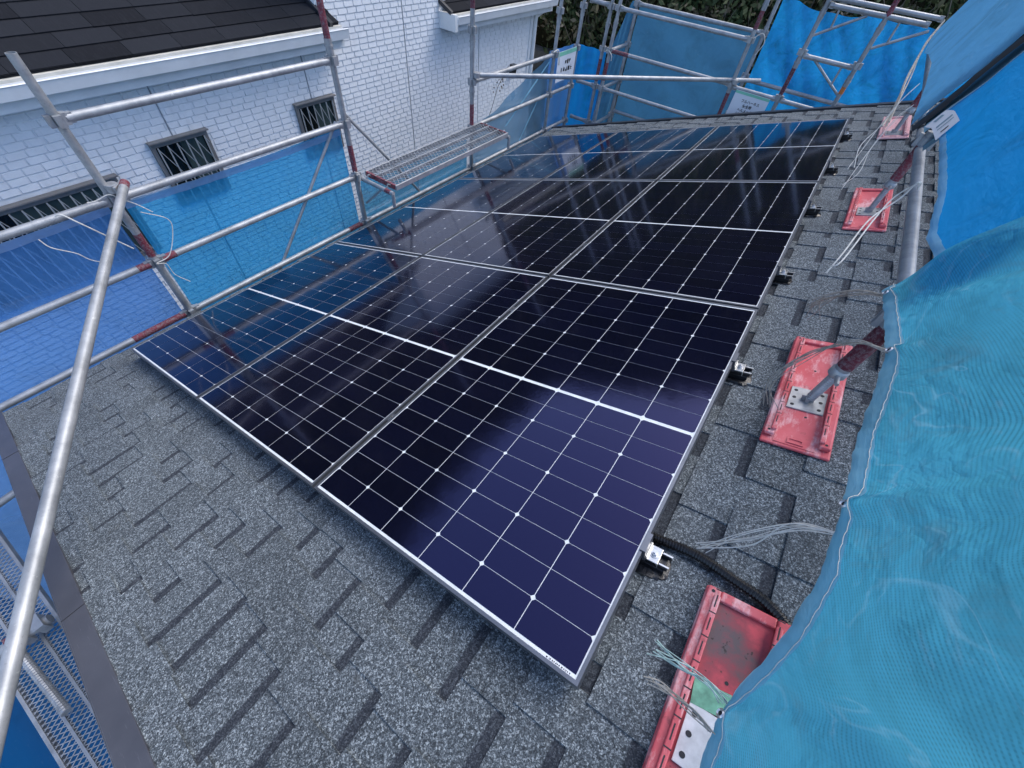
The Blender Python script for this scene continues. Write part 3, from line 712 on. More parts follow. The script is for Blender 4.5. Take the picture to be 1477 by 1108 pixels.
Y1_, Y2_, Y3_, Y4_, Y5_ = .515, 2.40, 4.22, 6.04, 6.68
gl = .04
def lrail(ya, yb, z, lab, red=()):
    return pole('scaffold_rail', (LX, ya+gl, z), (LX, yb-gl, z), lab, 'scaffold rail', group='horizontal scaffold rails', red=red)
lrail(Y1_, Y2_, LV[3], 'topmost grey rail crossing before the white wall above the grilled windows')
lrail(Y1_, Y2_, LV[2], 'grey rail along the top edge of the cyan blue clear sheet')
lrail(Y1_, Y2_, LV[1], 'grey rail across the middle of the cyan blue clear sheet', red=((.005, .10),))
lrail(Y1_, Y2_, LV[0], 'grey rail along the panel edge below the cyan blue clear sheet', red=((1.62, 1.79),))
lrail(-1.31, Y1_, LV[2], 'grey rail along the top of the sheet that shows the long grilled window')
lrail(-1.31, Y1_, LV[1], 'grey rail across the sheet next to the bare shingle corner', red=((1.66, 1.74),))
lrail(-1.31, Y1_, LV[0], 'grey rail just above the bare shingle corner of the roof', red=((1.35, 1.74),))
lrail(Y2_, Y3_, LV[0], 'grey rail under the mesh walkway plank')
lrail(Y3_, Y4_, LV[2], 'grey rail above the sagging mesh sheet behind the small sign')
lrail(Y3_, Y4_, LV[1], 'grey rail through the sagging mesh sheet')
lrail(Y3_, Y4_, LV[0], 'grey rail under the sagging mesh sheet along the panels')
lrail(Y4_, Y5_, LV[1], 'short grey rail below the small white sign')
lrail(Y4_, Y5_, LV[0], 'short grey rail at roof level below the small white sign')
pole('cross_brace', (LX-.035, 2.33, 6.72), (LX-.035, 1.33, 5.66), 'thin diagonal brace rod across the cyan blue clear sheet', 'brace', r=.0135, fit=False, n=10)
pole('cross_brace', (LX-.035, 2.42, 6.78), (LX-.035, 3.45, 5.55), 'thin diagonal brace rod running down behind the walkway plank', 'brace', r=.0135, fit=False, n=10)
def clamp(loc, lab, rot=(0,0,0)):
    e = empty('pipe_clamp', loc, rot); tag(e, lab, 'pipe clamp', 'swivel clamps joining pipes')
    b = MB(); b.tube([(0,0,-.025),(0,0,.025)], .036, 14); b.box(-.05, .05, .030, .046, -.024, .024); bevel(b.build('jaw', M_PLATE, e), .003)
    b = MB(); b.tube([(.0,.046,0),(.0,.08,0)], .008, 8); b.tube([(0,.068,0),(0,.082,0)], .014, 6); b.build('bolt', M_STEEL, e)
    return e
# long loose bracing pipes
pole('bracing_pipe', (LX+.065, Y1_+.10, 6.80), (2.432, -1.286, 6.554), 'long near pipe slanting across the bare shingle corner', 'pipe', fit=False, red=((.005, .06),), hollow=False, n=28)
clamp((LX+.035, Y1_+.03, 6.78), 'clamp joining the long near pipe to the cut-top post', (0, 0, -.8))
pole('bracing_pipe', (LX+.05, Y3_+.045, 6.765), (2.12, 7.115, 6.79), 'long pipe crossing level in front of the far blue sheets', 'pipe', fit=False)
clamp((LX+.045, Y3_+.03, 6.765), 'clamp joining the level pipe to the post beside the walkway plank', (0, 0, .6))
clamp((1.865+.02, 6.77, 6.78), 'clamp joining the level pipe to the far post above the large sign', (0, 0, .6))
# bracket arms and walkway plank
for y, lab in ((Y2_+.02, 'near bracket arm under the mesh walkway plank'), (Y3_+.14, 'far bracket arm under the mesh walkway plank')):
    e = empty('bracket_arm', (LX, y, 6.205)); tag(e, lab, 'bracket', 'bracket arms carrying the walkway plank')
    b = MB(); b.tube([(.03,.02,0),(.465,.02,0)], .021, 12); b.build('arm', M_GALV, e, smooth=True)
    b = MB(); b.tube([(.455,.02,.0),(.455,.02,-.13)], .017, 10); b.build('end_stub', M_GALV, e, smooth=True)
    b = MB(); b.bar((.03,.02,-.25), (.30,.02,-.015), .018, .018); b.build('strut', M_GALV, e)
    b = MB(); b.tube([(.36,.02,0),(.43,.02,0)], .0218, 12); b.build('red_band', M_RED, e, smooth=True)
def plank(name, x0, x1, y0, y1, z, lab, along='Y', red=True, pit=.046):
    e = empty(name, ((x0+x1)/2, (y0+y1)/2, z)); tag(e, lab, 'walkway plank', 'expanded metal scaffold planks')
    L = (y1-y0)/2 if along == 'Y' else (x1-x0)/2; W = (x1-x0)/2 if along == 'Y' else (y1-y0)/2
    if along == 'X': e.rotation_euler = (0, 0, -math.pi/2)
    for s in (-1, 1):
        b = MB(); xa, xb = sorted((s*W, s*(W-.018))); b.box(xa, xb, -L, L, -.045, .004); bevel(b.build('side_rail', M_GALV, e), .003)
    for k in ((-.33, .34) if W > .15 else ()):
        b = MB(); b.box(W*k-.007, W*k+.007, -L, L, -.03, .0035); b.build('stringer', M_GALV, e)
    for s in (-1, 1):
        b = MB(); ya, yb = sorted((s*L, s*(L-.02))); b.box(-W+.018, W-.018, ya, yb, -.045, .002); b.build('end_bar', M_RED if red else M_GALV, e)
        for xx in (-W*.62, W*.62):
            h = MB(); h.tube([(xx, s*(L-.01), -.02), (xx, s*(L+.03), .0), (xx, s*(L+.05), -.03)], .008, 8); h.build('hook', M_GALV, e)
    m = MB(); w2 = W - .019; y = -L - 2*w2
    n = int((2*L + 4*w2)/pit)
    for k in range(n):
        for sg in (1, -1):
            ya = -L - 2*w2 + k*pit; 
            a = [-w2, ya if sg == 1 else ya + 2*w2*.62]; b = [w2, ya + 2*w2*.62 if sg == 1 else ya]
            pa, pb = Vector((a[0], a[1], -.004)), Vector((b[0], b[1], -.004))
            # clip to the frame
            if max(pa.y, pb.y) < -L + .02 or min(pa.y, pb.y) > L - .02: continue
            def clip(p, q_, lim, hi):
                if (p.y > lim) == hi and p.y != lim:
                    t_ = (lim - p.y)/(q_.y - p.y); return p.lerp(q_, t_)
                return p
            pa2 = clip(clip(pa, pb, L-.021, True), pb, -L+.021, False); pb2 = clip(clip(pb, pa, L-.021, True), pa, -L+.021, False)
            if (pb2-pa2).length > .01: m.bar(pa2 + Vector((0,0,.0012*sg)), pb2 + Vector((0,0,.0012*sg)), .0050, .005)
    kind(m.build('expanded_mesh', M_GALV, e), 'stuff')
    return e
plank('walkway_plank', -.405, .03, 2.50, 4.37, 6.255, 'silver mesh walkway plank beside the white wall and the panels')
# lower gable walkway, its jack, tarp
plank('walkway_plank', -.9, 3.4, -1.56, -1.26, 5.20, 'silver mesh walkway plank below the bare near rake of the roof', along='X', red=False, pit=.030)
e = empty('jack_base', (.80, -1.42, 5.245)); tag(e, 'loose threaded jack lying on the lower mesh plank under the rake', 'jack base', None)
b = MB(); pts = []; rr2 = []; x = 0
while x < .56: pts.append((x, -.02 + x*.05, .024)); rr2.append(.0185 if len(pts) % 2 else .0235); x += .0085
b.tube(pts, rr2, 12); b.build('threaded_spindle', M_PLATE, e)
b = MB(); b.tube([(-.02,-.10,.03),(.02,.16,.045)], .030, 12); b.box(-.05,.05,.02,.06,.0,.08); b.box(-.04,.06,.10,.14,.01,.09); b.build('coupler', M_GALV, e)
b = MB(); b.box(-.045,.055,-.03,-.005,.005,.07); b.build('red_latch', M_RED, e)
e = empty('scrap_paper', (1.33, -1.33, 5.208)); tag(e, 'crumpled white scrap lying on the lower mesh plank', 'scrap')
b = MB(); rp = random.Random(4)
gs = [[Vector((i*.022 + rp.uniform(-.006,.006), j*.024 + rp.uniform(-.006,.006), rp.uniform(.004,.03))) for j in range(4)] for i in range(5)]
b.add([p for r_ in gs for p in r_], [(i*4+j, i*4+j+1, (i+1)*4+j+1, (i+1)*4+j) for i in range(4) for j in range(3)]); b.build('sheet', M_SIGN, e)
pole('scaffold_rail', (-.05, -1.62, 5.37), (-.13, -.86, 5.37), 'short transom pipe under the near corner of the roof', 'scaffold rail', group='horizontal scaffold rails')

def sheet(name, fn, nu, nv, mat, lab, cat, grp=None, parent=None):
    """fn(a,b) -> (x,y,z), a,b in 0..1; uv in metres along the sheet"""
    me = bpy.data.meshes.new(name); vs = [fn(i/nu, j/nv) for j in range(nv+1) for i in range(nu+1)]
    fs = [(j*(nu+1)+i, j*(nu+1)+i+1, (j+1)*(nu+1)+i+1, (j+1)*(nu+1)+i) for j in range(nv) for i in range(nu)]
    me.from_pydata([tuple(v[:3]) for v in vs], [], fs); me.materials.append(mat)
    uvl = me.uv_layers.new(name='UVMap'); horiz = abs(vs[nu][0]-vs[0][0]) > abs(vs[nu][1]-vs[0][1])
    for lp in me.loops:
        p = vs[lp.vertex_index]; uvl.data[lp.index].uv = ((p[0] if horiz else p[1]), p[2])
    me.polygons.foreach_set('use_smooth', [True]*len(me.polygons)); me.update()
    o = mkobj(name, me, parent)
    if lab: tag(o, lab, cat, grp)
    return o
def rip(a, b, amp, sd_):
    return amp*(math.sin(a*9+sd_)*math.cos(b*4+sd_*2) + .5*math.sin(a*23+b*7+sd_*3) + .35*math.sin(b*31-a*11+sd_))
GT = 'blue sheets hung on the scaffold'
def left_sheet(y0, y1, zt0, zt1, zb, mat, lab, sd_, sag=.015, x=LX-.045):
    return sheet('blue_sheet', lambda a, b: (x - .02*b + rip(a, b, .006, sd_)*(.3+b), y0+(y1-y0)*a, (zt0+(zt1-zt0)*a - sag*math.sin(math.pi*a))*(1-b) + zb*b), 46, 40, mat, lab, 'plastic sheet', GT)
TL = left_sheet(-2.0, .475, 6.655, 6.655, 3.0, M_TARP_L, 'clear deep blue plastic sheet showing the long grilled window through it', 1.0)
TM = left_sheet(.56, 2.36, 6.64, 6.66, 3.0, M_TARP_M, 'clear cyan blue plastic sheet showing white brick siding through it', 2.2)
left_sheet(2.44, 4.18, 6.16, 6.10, 3.0, M_TARP_M, 'blue plastic sheet hanging below the mesh walkway plank', 3.1)
def top_hem(par, y0, y1, z, x=LX-.045):
    m = MB(); n = 60
    for i in range(n+1):
        y = y0 + (y1-y0)*i/n; zz = z - .015*math.sin(math.pi*i/n); j_ = .003*math.sin(i*1.3)
        m.v += [(x+.008+j_, y, zz+.004), (x+.012, y, zz-.02), (x+.008-j_, y, zz-.045)]
    for i in range(n):
        for k in range(2): m.f.append((3*i+k, 3*i+k+1, 3*i+k+4, 3*i+k+3)); m.m.append(0)
    o = m.build('hem', M_HEM_T, par, smooth=True); o.data.uv_layers.new(name='UVMap')
top_hem(TL, -2.0, .475, 6.655); top_hem(TM, .56, 2.36, 6.648)
# sagging mesh sheet beyond the plank
def mesh_sheet(a, b):
    y = 4.25 + 1.80*a; top = 6.24 + .10*a + .40*a**1.9 - .03*math.sin(a*7); bot = 5.0
    return (LX - .05 - .12*math.sin(math.pi*min(1, a*1.1))*(1-b)**2*0 + rip(a, b, .018, 4.4), y, top*(1-b) + bot*b)
ms = sheet('mesh_sheet', mesh_sheet, 50, 36, M_TARP_MESH, 'grey blue mesh sheet sagging from the small sign down to the plank', 'mesh sheet', GT)
def fold_strip(p0, p1, wd):
    p0, p1 = Vector(p0), Vector(p1); b = MB(); n = 10
    for i in range(n+1):
        p = p0.lerp(p1, i/n); b.v += [(p.x+.012, p.y-wd/2, p.z), (p.x+.018, p.y+wd/2, p.z+.008)]
    for i in range(n): b.f.append((2*i, 2*i+1, 2*i+3, 2*i+2)); b.m.append(0)
    return b.build('folded_edge', M_HEM, ms)
fold_strip((LX-.03, 4.98, 6.05), (LX-.03, 5.98, 6.64), .05); fold_strip((LX-.03, 5.34, 5.75), (LX-.03, 5.80, 6.25), .03)
# vivid sheets round the far left corner
sheet('blue_sheet', lambda a, b: (LX-.09 + .01*math.sin(a*20), 6.06 + .78*a, (6.72-.01*a)*(1-b) + 4.2*b), 16, 20, M_TARP_V, 'vivid blue sheet directly behind the small white sign', 'plastic sheet', GT)
sheet('blue_sheet', lambda a, b: (LX-.08 + .34*a + .01*math.sin(b*9), 6.87 + .30*a + .02*math.sin(a*15), (6.70-.06*a)*(1-b) + 4.2*b), 16, 20, M_TARP_V, 'vivid blue sheet turning the corner beside the small white sign', 'plastic sheet', GT)
sheet('blue_sheet', lambda a, b: (-.17 - .10*b + .24*a, 7.30 + .14*a + rip(a, b, .015, 2), (6.6 + .62*min(1, a*1.6))*(1-b) + 4.4*b), 20, 24, M_TARP_DULL, 'narrow translucent blue sheet edge between the paired far posts', 'plastic sheet', GT)
# ================================================================== FAR SCAFFOLD
IY, OY = 6.80, 7.40; FL = (5.79, 6.28, 6.74, 7.20)
FP = FL
post(-.06, IY, 8.4, 'left one of the paired posts with red bands behind the level pipe', red=((6.35, 6.62),), joints=(7.02,), pockets=FP)
post(.055, IY, 8.4, 'right one of the paired posts with red bands behind the level pipe', red=((6.38, 6.60),), joints=(7.04,), pockets=FP)
post(.065, OY, 8.4, 'outer post at the edge of the dull blue mesh', joints=(), pockets=FP)
post(1.855, IY, 8.4, 'post with pink and red paint left of the large white sign', red=((7.30, 7.49), (6.3, 6.70)), joints=(7.52, 6.70), pockets=FP)
post(1.878, OY, 8.4, 'outer post between the dull mesh and the bright blue tarp', joints=(7.22,), pockets=FP)
post(2.47, IY, 8.4, 'slim post with a red stripe on the right of the large white sign', red=((6.78, 7.12),), joints=(7.10, 7.55), pockets=FP)
post(3.075, IY, 8.4, 'post with orange tape before the bright blue tarp', red=((7.62, 8.0),), joints=(7.05, 7.52), pockets=FP)
b = MB(); b.tube([(3.075, IY, 6.93), (3.075, IY, 7.03)], .0256, 16); o = tag(b.build('tape_band', M_ORANGE, smooth=True), 'orange tape wound on the far post', 'tape')
def xr(xa, xb, y, z, lab, red=()): return pole('scaffold_rail', (xa+gl, y, z), (xb-gl, y, z), lab, 'scaffold rail', group='horizontal scaffold rails', red=red)
xr(.055, 1.855, IY, FL[3], 'upper inner rail before the dull blue mesh')
xr(.065, 1.878, OY, FL[3], 'outer rail along the top of the dull blue mesh')
xr(.055, 1.855, IY, FL[2], 'rail with a red painted end before the dull blue mesh', red=((.005, .26),))
xr(.055, 1.855, IY, FL[1], 'rail low before the dull blue mesh')
xr(.065, 1.878, OY, FL[1]-.42, 'outer rail at the foot of the dull blue mesh')
xr(LX, -.06, IY, FL[3]+.01, 'short high rail before the overgrown hillside')
xr(LX, -.06, IY, FL[1], 'short rail between the corner post and the paired posts')
xr(LX, -.06, IY, FL[0], 'short rail at roof level beside the paired posts')
xr(1.855, 2.47, IY, FL[2]-.02, 'short rail from which the large white sign hangs')
xr(2.47, 3.075, IY, FL[2]-.02, 'short rail beyond the large white sign')
xr(1.878, 3.5, OY, FL[2]-.035, 'rail low across the bright blue tarp')
xr(2.47, 3.075, IY, 7.175, 'rung rail between the slim post and the taped post')
xr(2.47, 3.5, IY, 7.622, 'upper inner rail above the bright blue tarp')
xr(1.9, 3.62, OY, 7.632, 'upper outer rail above the bright blue tarp')
for (z, lab) in ((FL[2], 'short transom between the paired posts and the outer post'), (FL[1], 'lower short transom between the paired posts and the outer post'), (FL[0], 'lowest short transom beside the paired posts')):
    pole('scaffold_rail', (.058, IY+gl, z), (.064, OY-gl, z), lab, 'scaffold rail', group='horizontal scaffold rails')
pole('scaffold_rail', (1.857, IY+gl, FL[2]-.01), (1.876, OY-gl, FL[2]-.01), 'short transom beside the large white sign', 'scaffold rail', group='horizontal scaffold rails')
def brace(pts, pts2, lab):
    e = empty('frame_brace', pts[0]); tag(e, lab, 'brace', 'diagonal braces of the far rails'); o_ = Vector(pts[0])
    b = MB(); b.tube([Vector(p)-o_ for p in pts], .0135, 10); b.build('diagonal', M_GALV, e, smooth=True)
    b = MB(); b.tube([Vector(p)-o_ for p in pts2], .0115, 10); b.build('strut', M_GALV, e, smooth=True)
brace([(2.49, IY, 7.36), (2.90, IY, 7.60)], [(2.625, IY, 7.44), (2.612, IY, 7.61)], 'diagonal brace from the slim post up to the upper rail')
brace([(3.10, IY, 7.36), (3.50, IY, 7.58)], [(3.215, IY, 7.43), (3.213, IY, 7.6)], 'diagonal brace from the taped post up to the upper rail')
brace([(2.64, IY, 7.16), (3.06, IY, 6.91)], [(2.935, IY, 6.985), (2.937, IY, 7.16)], 'diagonal brace below the rung rail')
def dull(a, b): return (.09 + 1.76*a, OY+.06 + rip(a, b, .016, 1.3) + .03*math.sin(math.pi*a)*math.sin(math.pi*b), (7.19 - .025*math.sin(math.pi*a))*(1-b) + 4.4*b)
sheet('mesh_sheet', dull, 50, 40, M_TARP_DULL, 'dull blue mesh sheet behind the level pipe and the far rails', 'mesh sheet', GT)
def bright(a, b):
    x = 1.91 + 2.3*a; top = 7.53 - .05*max(0, math.sin((a-.08)*9))*(1 if a < .4 else .35) + .01*math.sin(a*30)
    f = rip(a, b, .026, 5.2) + .05*abs(math.sin(6*a - 7*b + .6*math.sin(9*b))) + .03*abs(math.sin(14*a + 11*b + math.sin(7*a))) + .016*abs(math.sin(31*a - 27*b)) + .010*abs(math.sin(47*a + 40*b))
    return (x, OY+.09 + f, top*(1-b) + 4.4*b)
sheet('blue_tarp', bright, 110, 90, M_TARP_B, 'creased bright blue tarp behind the taped post and diagonal braces', 'tarp', GT)
def gable(a, b):
    return (-.46 + 4.6*a, -1.80 + rip(a, b, .02, 2.7), 5.02*(1-b) + 2.0*b)
sheet('blue_tarp', gable, 50, 30, M_TARP_G, 'dark blue tarp hanging below the lower mesh plank', 'tarp', GT)
gf = MB(); gf.add([(-.5,-2.4,1.9),(4.5,-2.4,1.9),(4.5,-.3,1.9),(-.5,-.3,1.9)], [(0,1,2,3)])
# ================================================================== SIGNS
def sign(name, corners, lab, lines, band=.12, size=.05, mat_t=M_INK):
    tl, trr, bl = [Vector(c) for c in corners]
    ex = (trr-tl); w = ex.length; ex.normalize(); ey = (bl-tl); h = ey.length; ey.normalize(); ez = ey.cross(ex); 
    ey2 = -ey
    nz = ex.cross(ey2); M = Matrix(((ex.x,ey2.x,nz.x,bl.x),(ex.y,ey2.y,nz.y,bl.y),(ex.z,ey2.z,nz.z,bl.z),(0,0,0,1)))
    e = bpy.data.objects.new(name, None); COL.objects.link(e); e.matrix_world = M; tag(e, lab, 'sign')
    MB().box(0, w, 0, h, -.002, 0).build('panel', M_SIGN, e)
    MB().box(.0, w, h*(1-band), h-.004, .0006, .0016).build('green_band', M_GRN, e)
    for (txt, cx, cy, sz) in lines:
        cu = bpy.data.curves.new('lettering', 'FONT'); cu.body = txt; cu.size = sz; cu.align_x = 'CENTER'; cu.align_y = 'CENTER'; cu.extrude = .0002; cu.offset = .0009
        tmp = bpy.data.objects.new('tmp', cu); COL.objects.link(tmp)
        dg = bpy.context.evaluated_depsgraph_get(); me = bpy.data.meshes.new_from_object(tmp.evaluated_get(dg)); bpy.data.objects.remove(tmp)
        me.materials.clear(); me.materials.append(mat_t); o = mkobj('lettering', me, e); o.location = (w*cx, h*cy, .0014)
    return e, w, h
s2, w2_, h2_ = sign('safety_sign', ((1.935, IY-.03, 6.715), (2.375, IY-.03, 6.70), (1.935, IY-.03, 6.12)), 'large white sign with mint green top edge and black Japanese lettering', [('フルハーネス', .53, .835, .040), ('安全帯', .49, .75, .040), ('ヘルメット', .48, .665, .040), ('着用', .36, .575, .052)], band=.055)
s1, w1_, h1_ = sign('safety_sign', ((LX+.03, 6.12, 6.715), (LX+.03, 6.62, 6.735), (LX+.03, 6.12, 6.36)), 'small white sign with green top edge hung beside the vivid blue sheet', [], band=.15)
rs_ = random.Random(8); b = MB()
for (x0, x1, y, sz) in ((.42, .66, .60, .05), (.22, .80, .37, .06)):
    x = w1_*x0
    while x < w1_*x1:
        for _ in range(4):
            if rs_.random() < .5: b.box(x, x + sz*.8, h1_*y + rs_.uniform(-.5,.5)*sz, h1_*y + rs_.uniform(-.5,.5)*sz + .007, .0006, .0012)
            else:
                xx = x + rs_.uniform(0,.7)*sz; yy = h1_*y + rs_.uniform(-.5,-.2)*sz; b.box(xx, xx+.007, yy, yy + sz*.8, .0013, .0018)
        x += sz*1.1
b.build('lettering', M_INK, s1)
b = MB(); b.box(2.97, 3.06, IY+.02, IY+.03, 6.60, 6.72); tag(b.build('green_tag', M_GRN), 'mint green tag at the foot of the taped post', 'tag')

# ================================================================== RIGHT NETS
NXR = 3.50
near_bot = [(-.60,7.10),(-.35,7.115),(-.12,7.15),(.011,7.203),(.09,7.235),(.138,7.285),(.185,7.365),(.238,7.432),(.341,7.50),(.48,7.529),(.678,7.539),(.80,7.57),(.929,7.594),(1.1,7.575),(1.36,7.542)]
def interp(tb, y):
    if y <= tb[0][0]: return tb[0][1]
    for (a, za), (b, zb) in zip(tb, tb[1:]):
        if y <= b:
            t_ = (y-a)/(b-a); return za + (zb-za)*t_
    return tb[-1][1]
def net_near(a, b):
    y = -.60 + 1.94*a; zb = interp(near_bot, y); z = zb*(1-b) + 9.0*b
    # folds radiating up from the eyelets and slack billow
    f = .030*math.sin(5*y+1.0)*math.sin(math.pi*min(1, b*1.3)) + .014*math.sin(3.1*(z*1.5 + y*2.6)) *min(1, b*8) + .012*math.sin(11*y - 6*z)*min(1, b*6) + .007*math.sin(26*y + 17*z)*min(1, b*6)
    f += .022*abs(math.sin(4.5*y + 9*z + 1.2*math.sin(6*y)))*min(1, b*9) + .006*abs(math.sin(13*y - 15*z + math.sin(9*z)))*min(1, b*9)
    f += .009*math.exp(-((z - 7.535 - (y-.48)*-.25 - .03*math.sin(9*y))/.035)**2)*min(1, max(0, (b-.005)*60))*(1 if y < .9 else .2)
    hgt = z - zb
    for y0_, am in ((.10, .016), (.48, .020), (.93, .020), (1.28, .014)): f += am*math.exp(-((y - y0_ - .12*hgt*math.sin(y0_*7))/(.022 + .05*hgt))**2)*math.exp(-hgt/.45)*min(1, hgt*40)
    yy = y - .05*max(0, b-.1)*(1 if y > 1 else 0)
    return (NXR + .012 - f + .36*(z-zb) - .03*math.exp(-(z-zb)/.10)*(1 if y > .2 else max(0, (y+.1)/.3)), yy, z)
NETS = 'blue nets hung along the roof posts'
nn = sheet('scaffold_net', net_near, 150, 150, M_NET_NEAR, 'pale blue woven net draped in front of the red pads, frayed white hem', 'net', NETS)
def edge_strip(fn, a0, a1, n, wd, mat, name, par, off=.003, both=False, bfix=None):
    """hem band along the bottom edge of a sheet: follows fn(a,b) for b in 0..wd (metres)"""
    me = MB(); uvs = []
    for i in range(n+1):
        a = a0 + (a1-a0)*i/n; p = Vector(fn(a, 0)); q = Vector(fn(a, .02)); d = (q-p)
        d.normalize()
        for k in range(4):
            r_ = p + d*(wd*k/3); bulge = off*(1 + .9*math.sin(math.pi*k/3)) + .0015*math.sin(i*1.7)*math.sin(i*.63)
            me.v.append((r_.x - bulge - .0016*math.sin(i*.9 + k)*math.sin(i*.31), r_.y, r_.z))
    for i in range(n):
        for k in range(3): me.f.append((i*4+k, i*4+k+1, (i+1)*4+k+1, (i+1)*4+k)); me.m.append(0)
    o = me.build(name, mat, par, smooth=True); uvl = o.data.uv_layers.new(name='UVMap'); return o
edge_strip(net_near, .02, 1, 170, .036, M_HEM, 'hem', nn)
def stitch(fn, a0, a1, n, h, par, mat=M_ROPE, r=.0008):
    pts = []
    for i in range(n+1):
        a = a0 + (a1-a0)*i/n; p = Vector(fn(a, 0)); d = (Vector(fn(a, .02))-p).normalized(); pts.append(p + d*h + Vector((-.0068 - .001*math.sin(i*2.1), 0, .0010*math.sin(i*.9))))
    b = MB(); b.tube(pts, r, 5, False); b.build('stitching', mat, par)
stitch(net_near, .25, 1, 160, .034, nn)
def on_net(fn, a, h, off=.011):
    p0 = Vector(fn(a, 0)); d = (Vector(fn(a, .03)) - p0).normalized() if h < .1 else None
    if d is None:
        lo, hi = 0.0, 1.0
        for _ in range(30):
            m_ = (lo+hi)/2
            if (Vector(fn(a, m_)) - p0).z < h: lo = m_
            else: hi = m_
        return Vector(fn(a, lo)) + Vector((-off, 0, off*.3))
    return p0 + d*h + Vector((-off, 0, off*.3))
def ring(c, r0, r1, nrm, name, mat, par, hole=None):
    c = Vector(c); nrm = Vector(nrm).normalized(); a = nrm.orthogonal().normalized(); bb = nrm.cross(a); n = 20; m = MB(); vs = []
    for k in range(n):
        an = 2*math.pi*k/n; d = a*math.cos(an) + bb*math.sin(an)
        vs += [c + d*r0 + nrm*.001, c + d*(r0+r1)/2 + nrm*.003, c + d*r1 + nrm*.0005]
    fs = []
    for k in range(n):
        k2 = (k+1) % n
        fs += [(k*3, k*3+1, k2*3+1, k2*3), (k*3+1, k*3+2, k2*3+2, k2*3+1)]
    m.add(vs, fs); o = m.build(name, mat, par, smooth=True)
    h = MB(); h.add([c + (a*math.cos(2*math.pi*k/n) + bb*math.sin(2*math.pi*k/n))*r0 + nrm*.0006 for k in range(n)], [tuple(range(n))]); h.build('eyelet_hole', M_INK, o)
for yy, dz in ((.48, .016), (.10, .018), (.93, .016), (1.28, .015)):
    a = (yy + .60)/1.94; ring(on_net(net_near, a, dz), .0045, .0095, (-1, 0, .4), 'eyelet', M_ALU_L, nn)
# middle net
mid_bot = [(1.20,7.60),(1.411,7.655),(1.6,7.625),(1.75,7.645),(1.869,7.663),(2.2,7.668),(2.55,7.668),(2.85,7.645),(3.132,7.585),(3.2,7.57)]
def net_mid(a, b):
    y = 1.15 + 2.0*a; zb = interp(mid_bot, y); z = zb*(1-b) + 9.0*b
    return (NXR + .035 + .36*(z-zb) - rip(a*.8, b, .014, 3.0)*min(1, b*6) - .02*math.sin(math.pi*a)*math.sin(math.pi*min(1, b*1.5)), y, z)
nm = sheet('scaffold_net', net_mid, 80, 80, M_NET_MID, 'strong blue net with a white printed label at its lower corner', 'net', NETS)
edge_strip(net_mid, .1, 1, 90, .028, M_HEM, 'hem', nm)
def vstrip(fn, a, b0, b1, n, dy, wd, mat, name, par, off):
    m = MB()
    for i in range(n+1):
        p = Vector(fn(a, b0 + (b1-b0)*i/n)); m.v += [(p.x-off, p.y+dy, p.z), (p.x-off-.003, p.y+dy+wd*.5, p.z), (p.x-off, p.y+dy+wd, p.z)]
    for i in range(n):
        for k in range(2): m.f.append((3*i+k, 3*i+k+1, 3*i+k+4, 3*i+k+3)); m.m.append(0)
    return m.build(name, mat, par, smooth=True)
o = vstrip(net_mid, 1, 0, 1, 40, -.13, .13, M_HEM, 'hem', nm, .004); o.data.uv_layers.new(name='UVMap')
for zz in (.42, .85): ring(on_net(net_mid, .965, zz, .014), .010, .024, (-1, -.1, .36), 'eyelet', M_ALU_L, nm)
# straps laced between middle and far net
sb = sheet('net_strap', lambda a, b: (NXR+.08+.52*b+.01*math.sin(b*8), 3.02 + .80*a, 7.50 + 1.5*b), 6, 20, M_STRAPB, 'grey blue lacing band between two nets with black borders', 'strap')
for y0, y1, in ((3.16, 3.30), (3.50, 3.66)):
    m = MB()
    for i in range(21):
        z = 7.47 + 1.5*i/20; ln = NXR + .045 + .52*i/20; m.v += [(ln+.006*math.sin(i), y0, z), (ln-.010, (y0+y1)/2, z), (ln+.006*math.sin(i), y1, z)]
    for i in range(20):
        for k in range(2): m.f.append((3*i+k, 3*i+k+1, 3*i+k+4, 3*i+k+3)); m.m.append(0)
    m.build('black_border', M_STRAP, sb, smooth=True)
# far net
far_bot = [(3.6,7.47),(3.85,7.50),(4.3,7.56),(4.9,7.60),(5.6,7.56),(6.1,7.50),(6.36,7.55),(6.5,7.62)]
def net_far(a, b):
    y = 3.62 + 2.85*a; zb = interp(far_bot, y); z = zb*(1-b) + 9.0*b
    return (NXR + .03 + .33*(z-zb) - rip(a*1.5, b*.6, .016, .8)*min(1, b*5) - .018*max(0, math.sin(y*4.2 + b*3))*min(1, b*6), y, z)
nf = sheet('scaffold_net', net_far, 90, 60, M_NET_FAR, 'light blue net beyond the black straps, nearest the bright tarp', 'net', NETS)
ring(on_net(net_far, .03, .55, .014), .010, .022, (-1, -.1, .36), 'eyelet', M_ALU_L, nf)
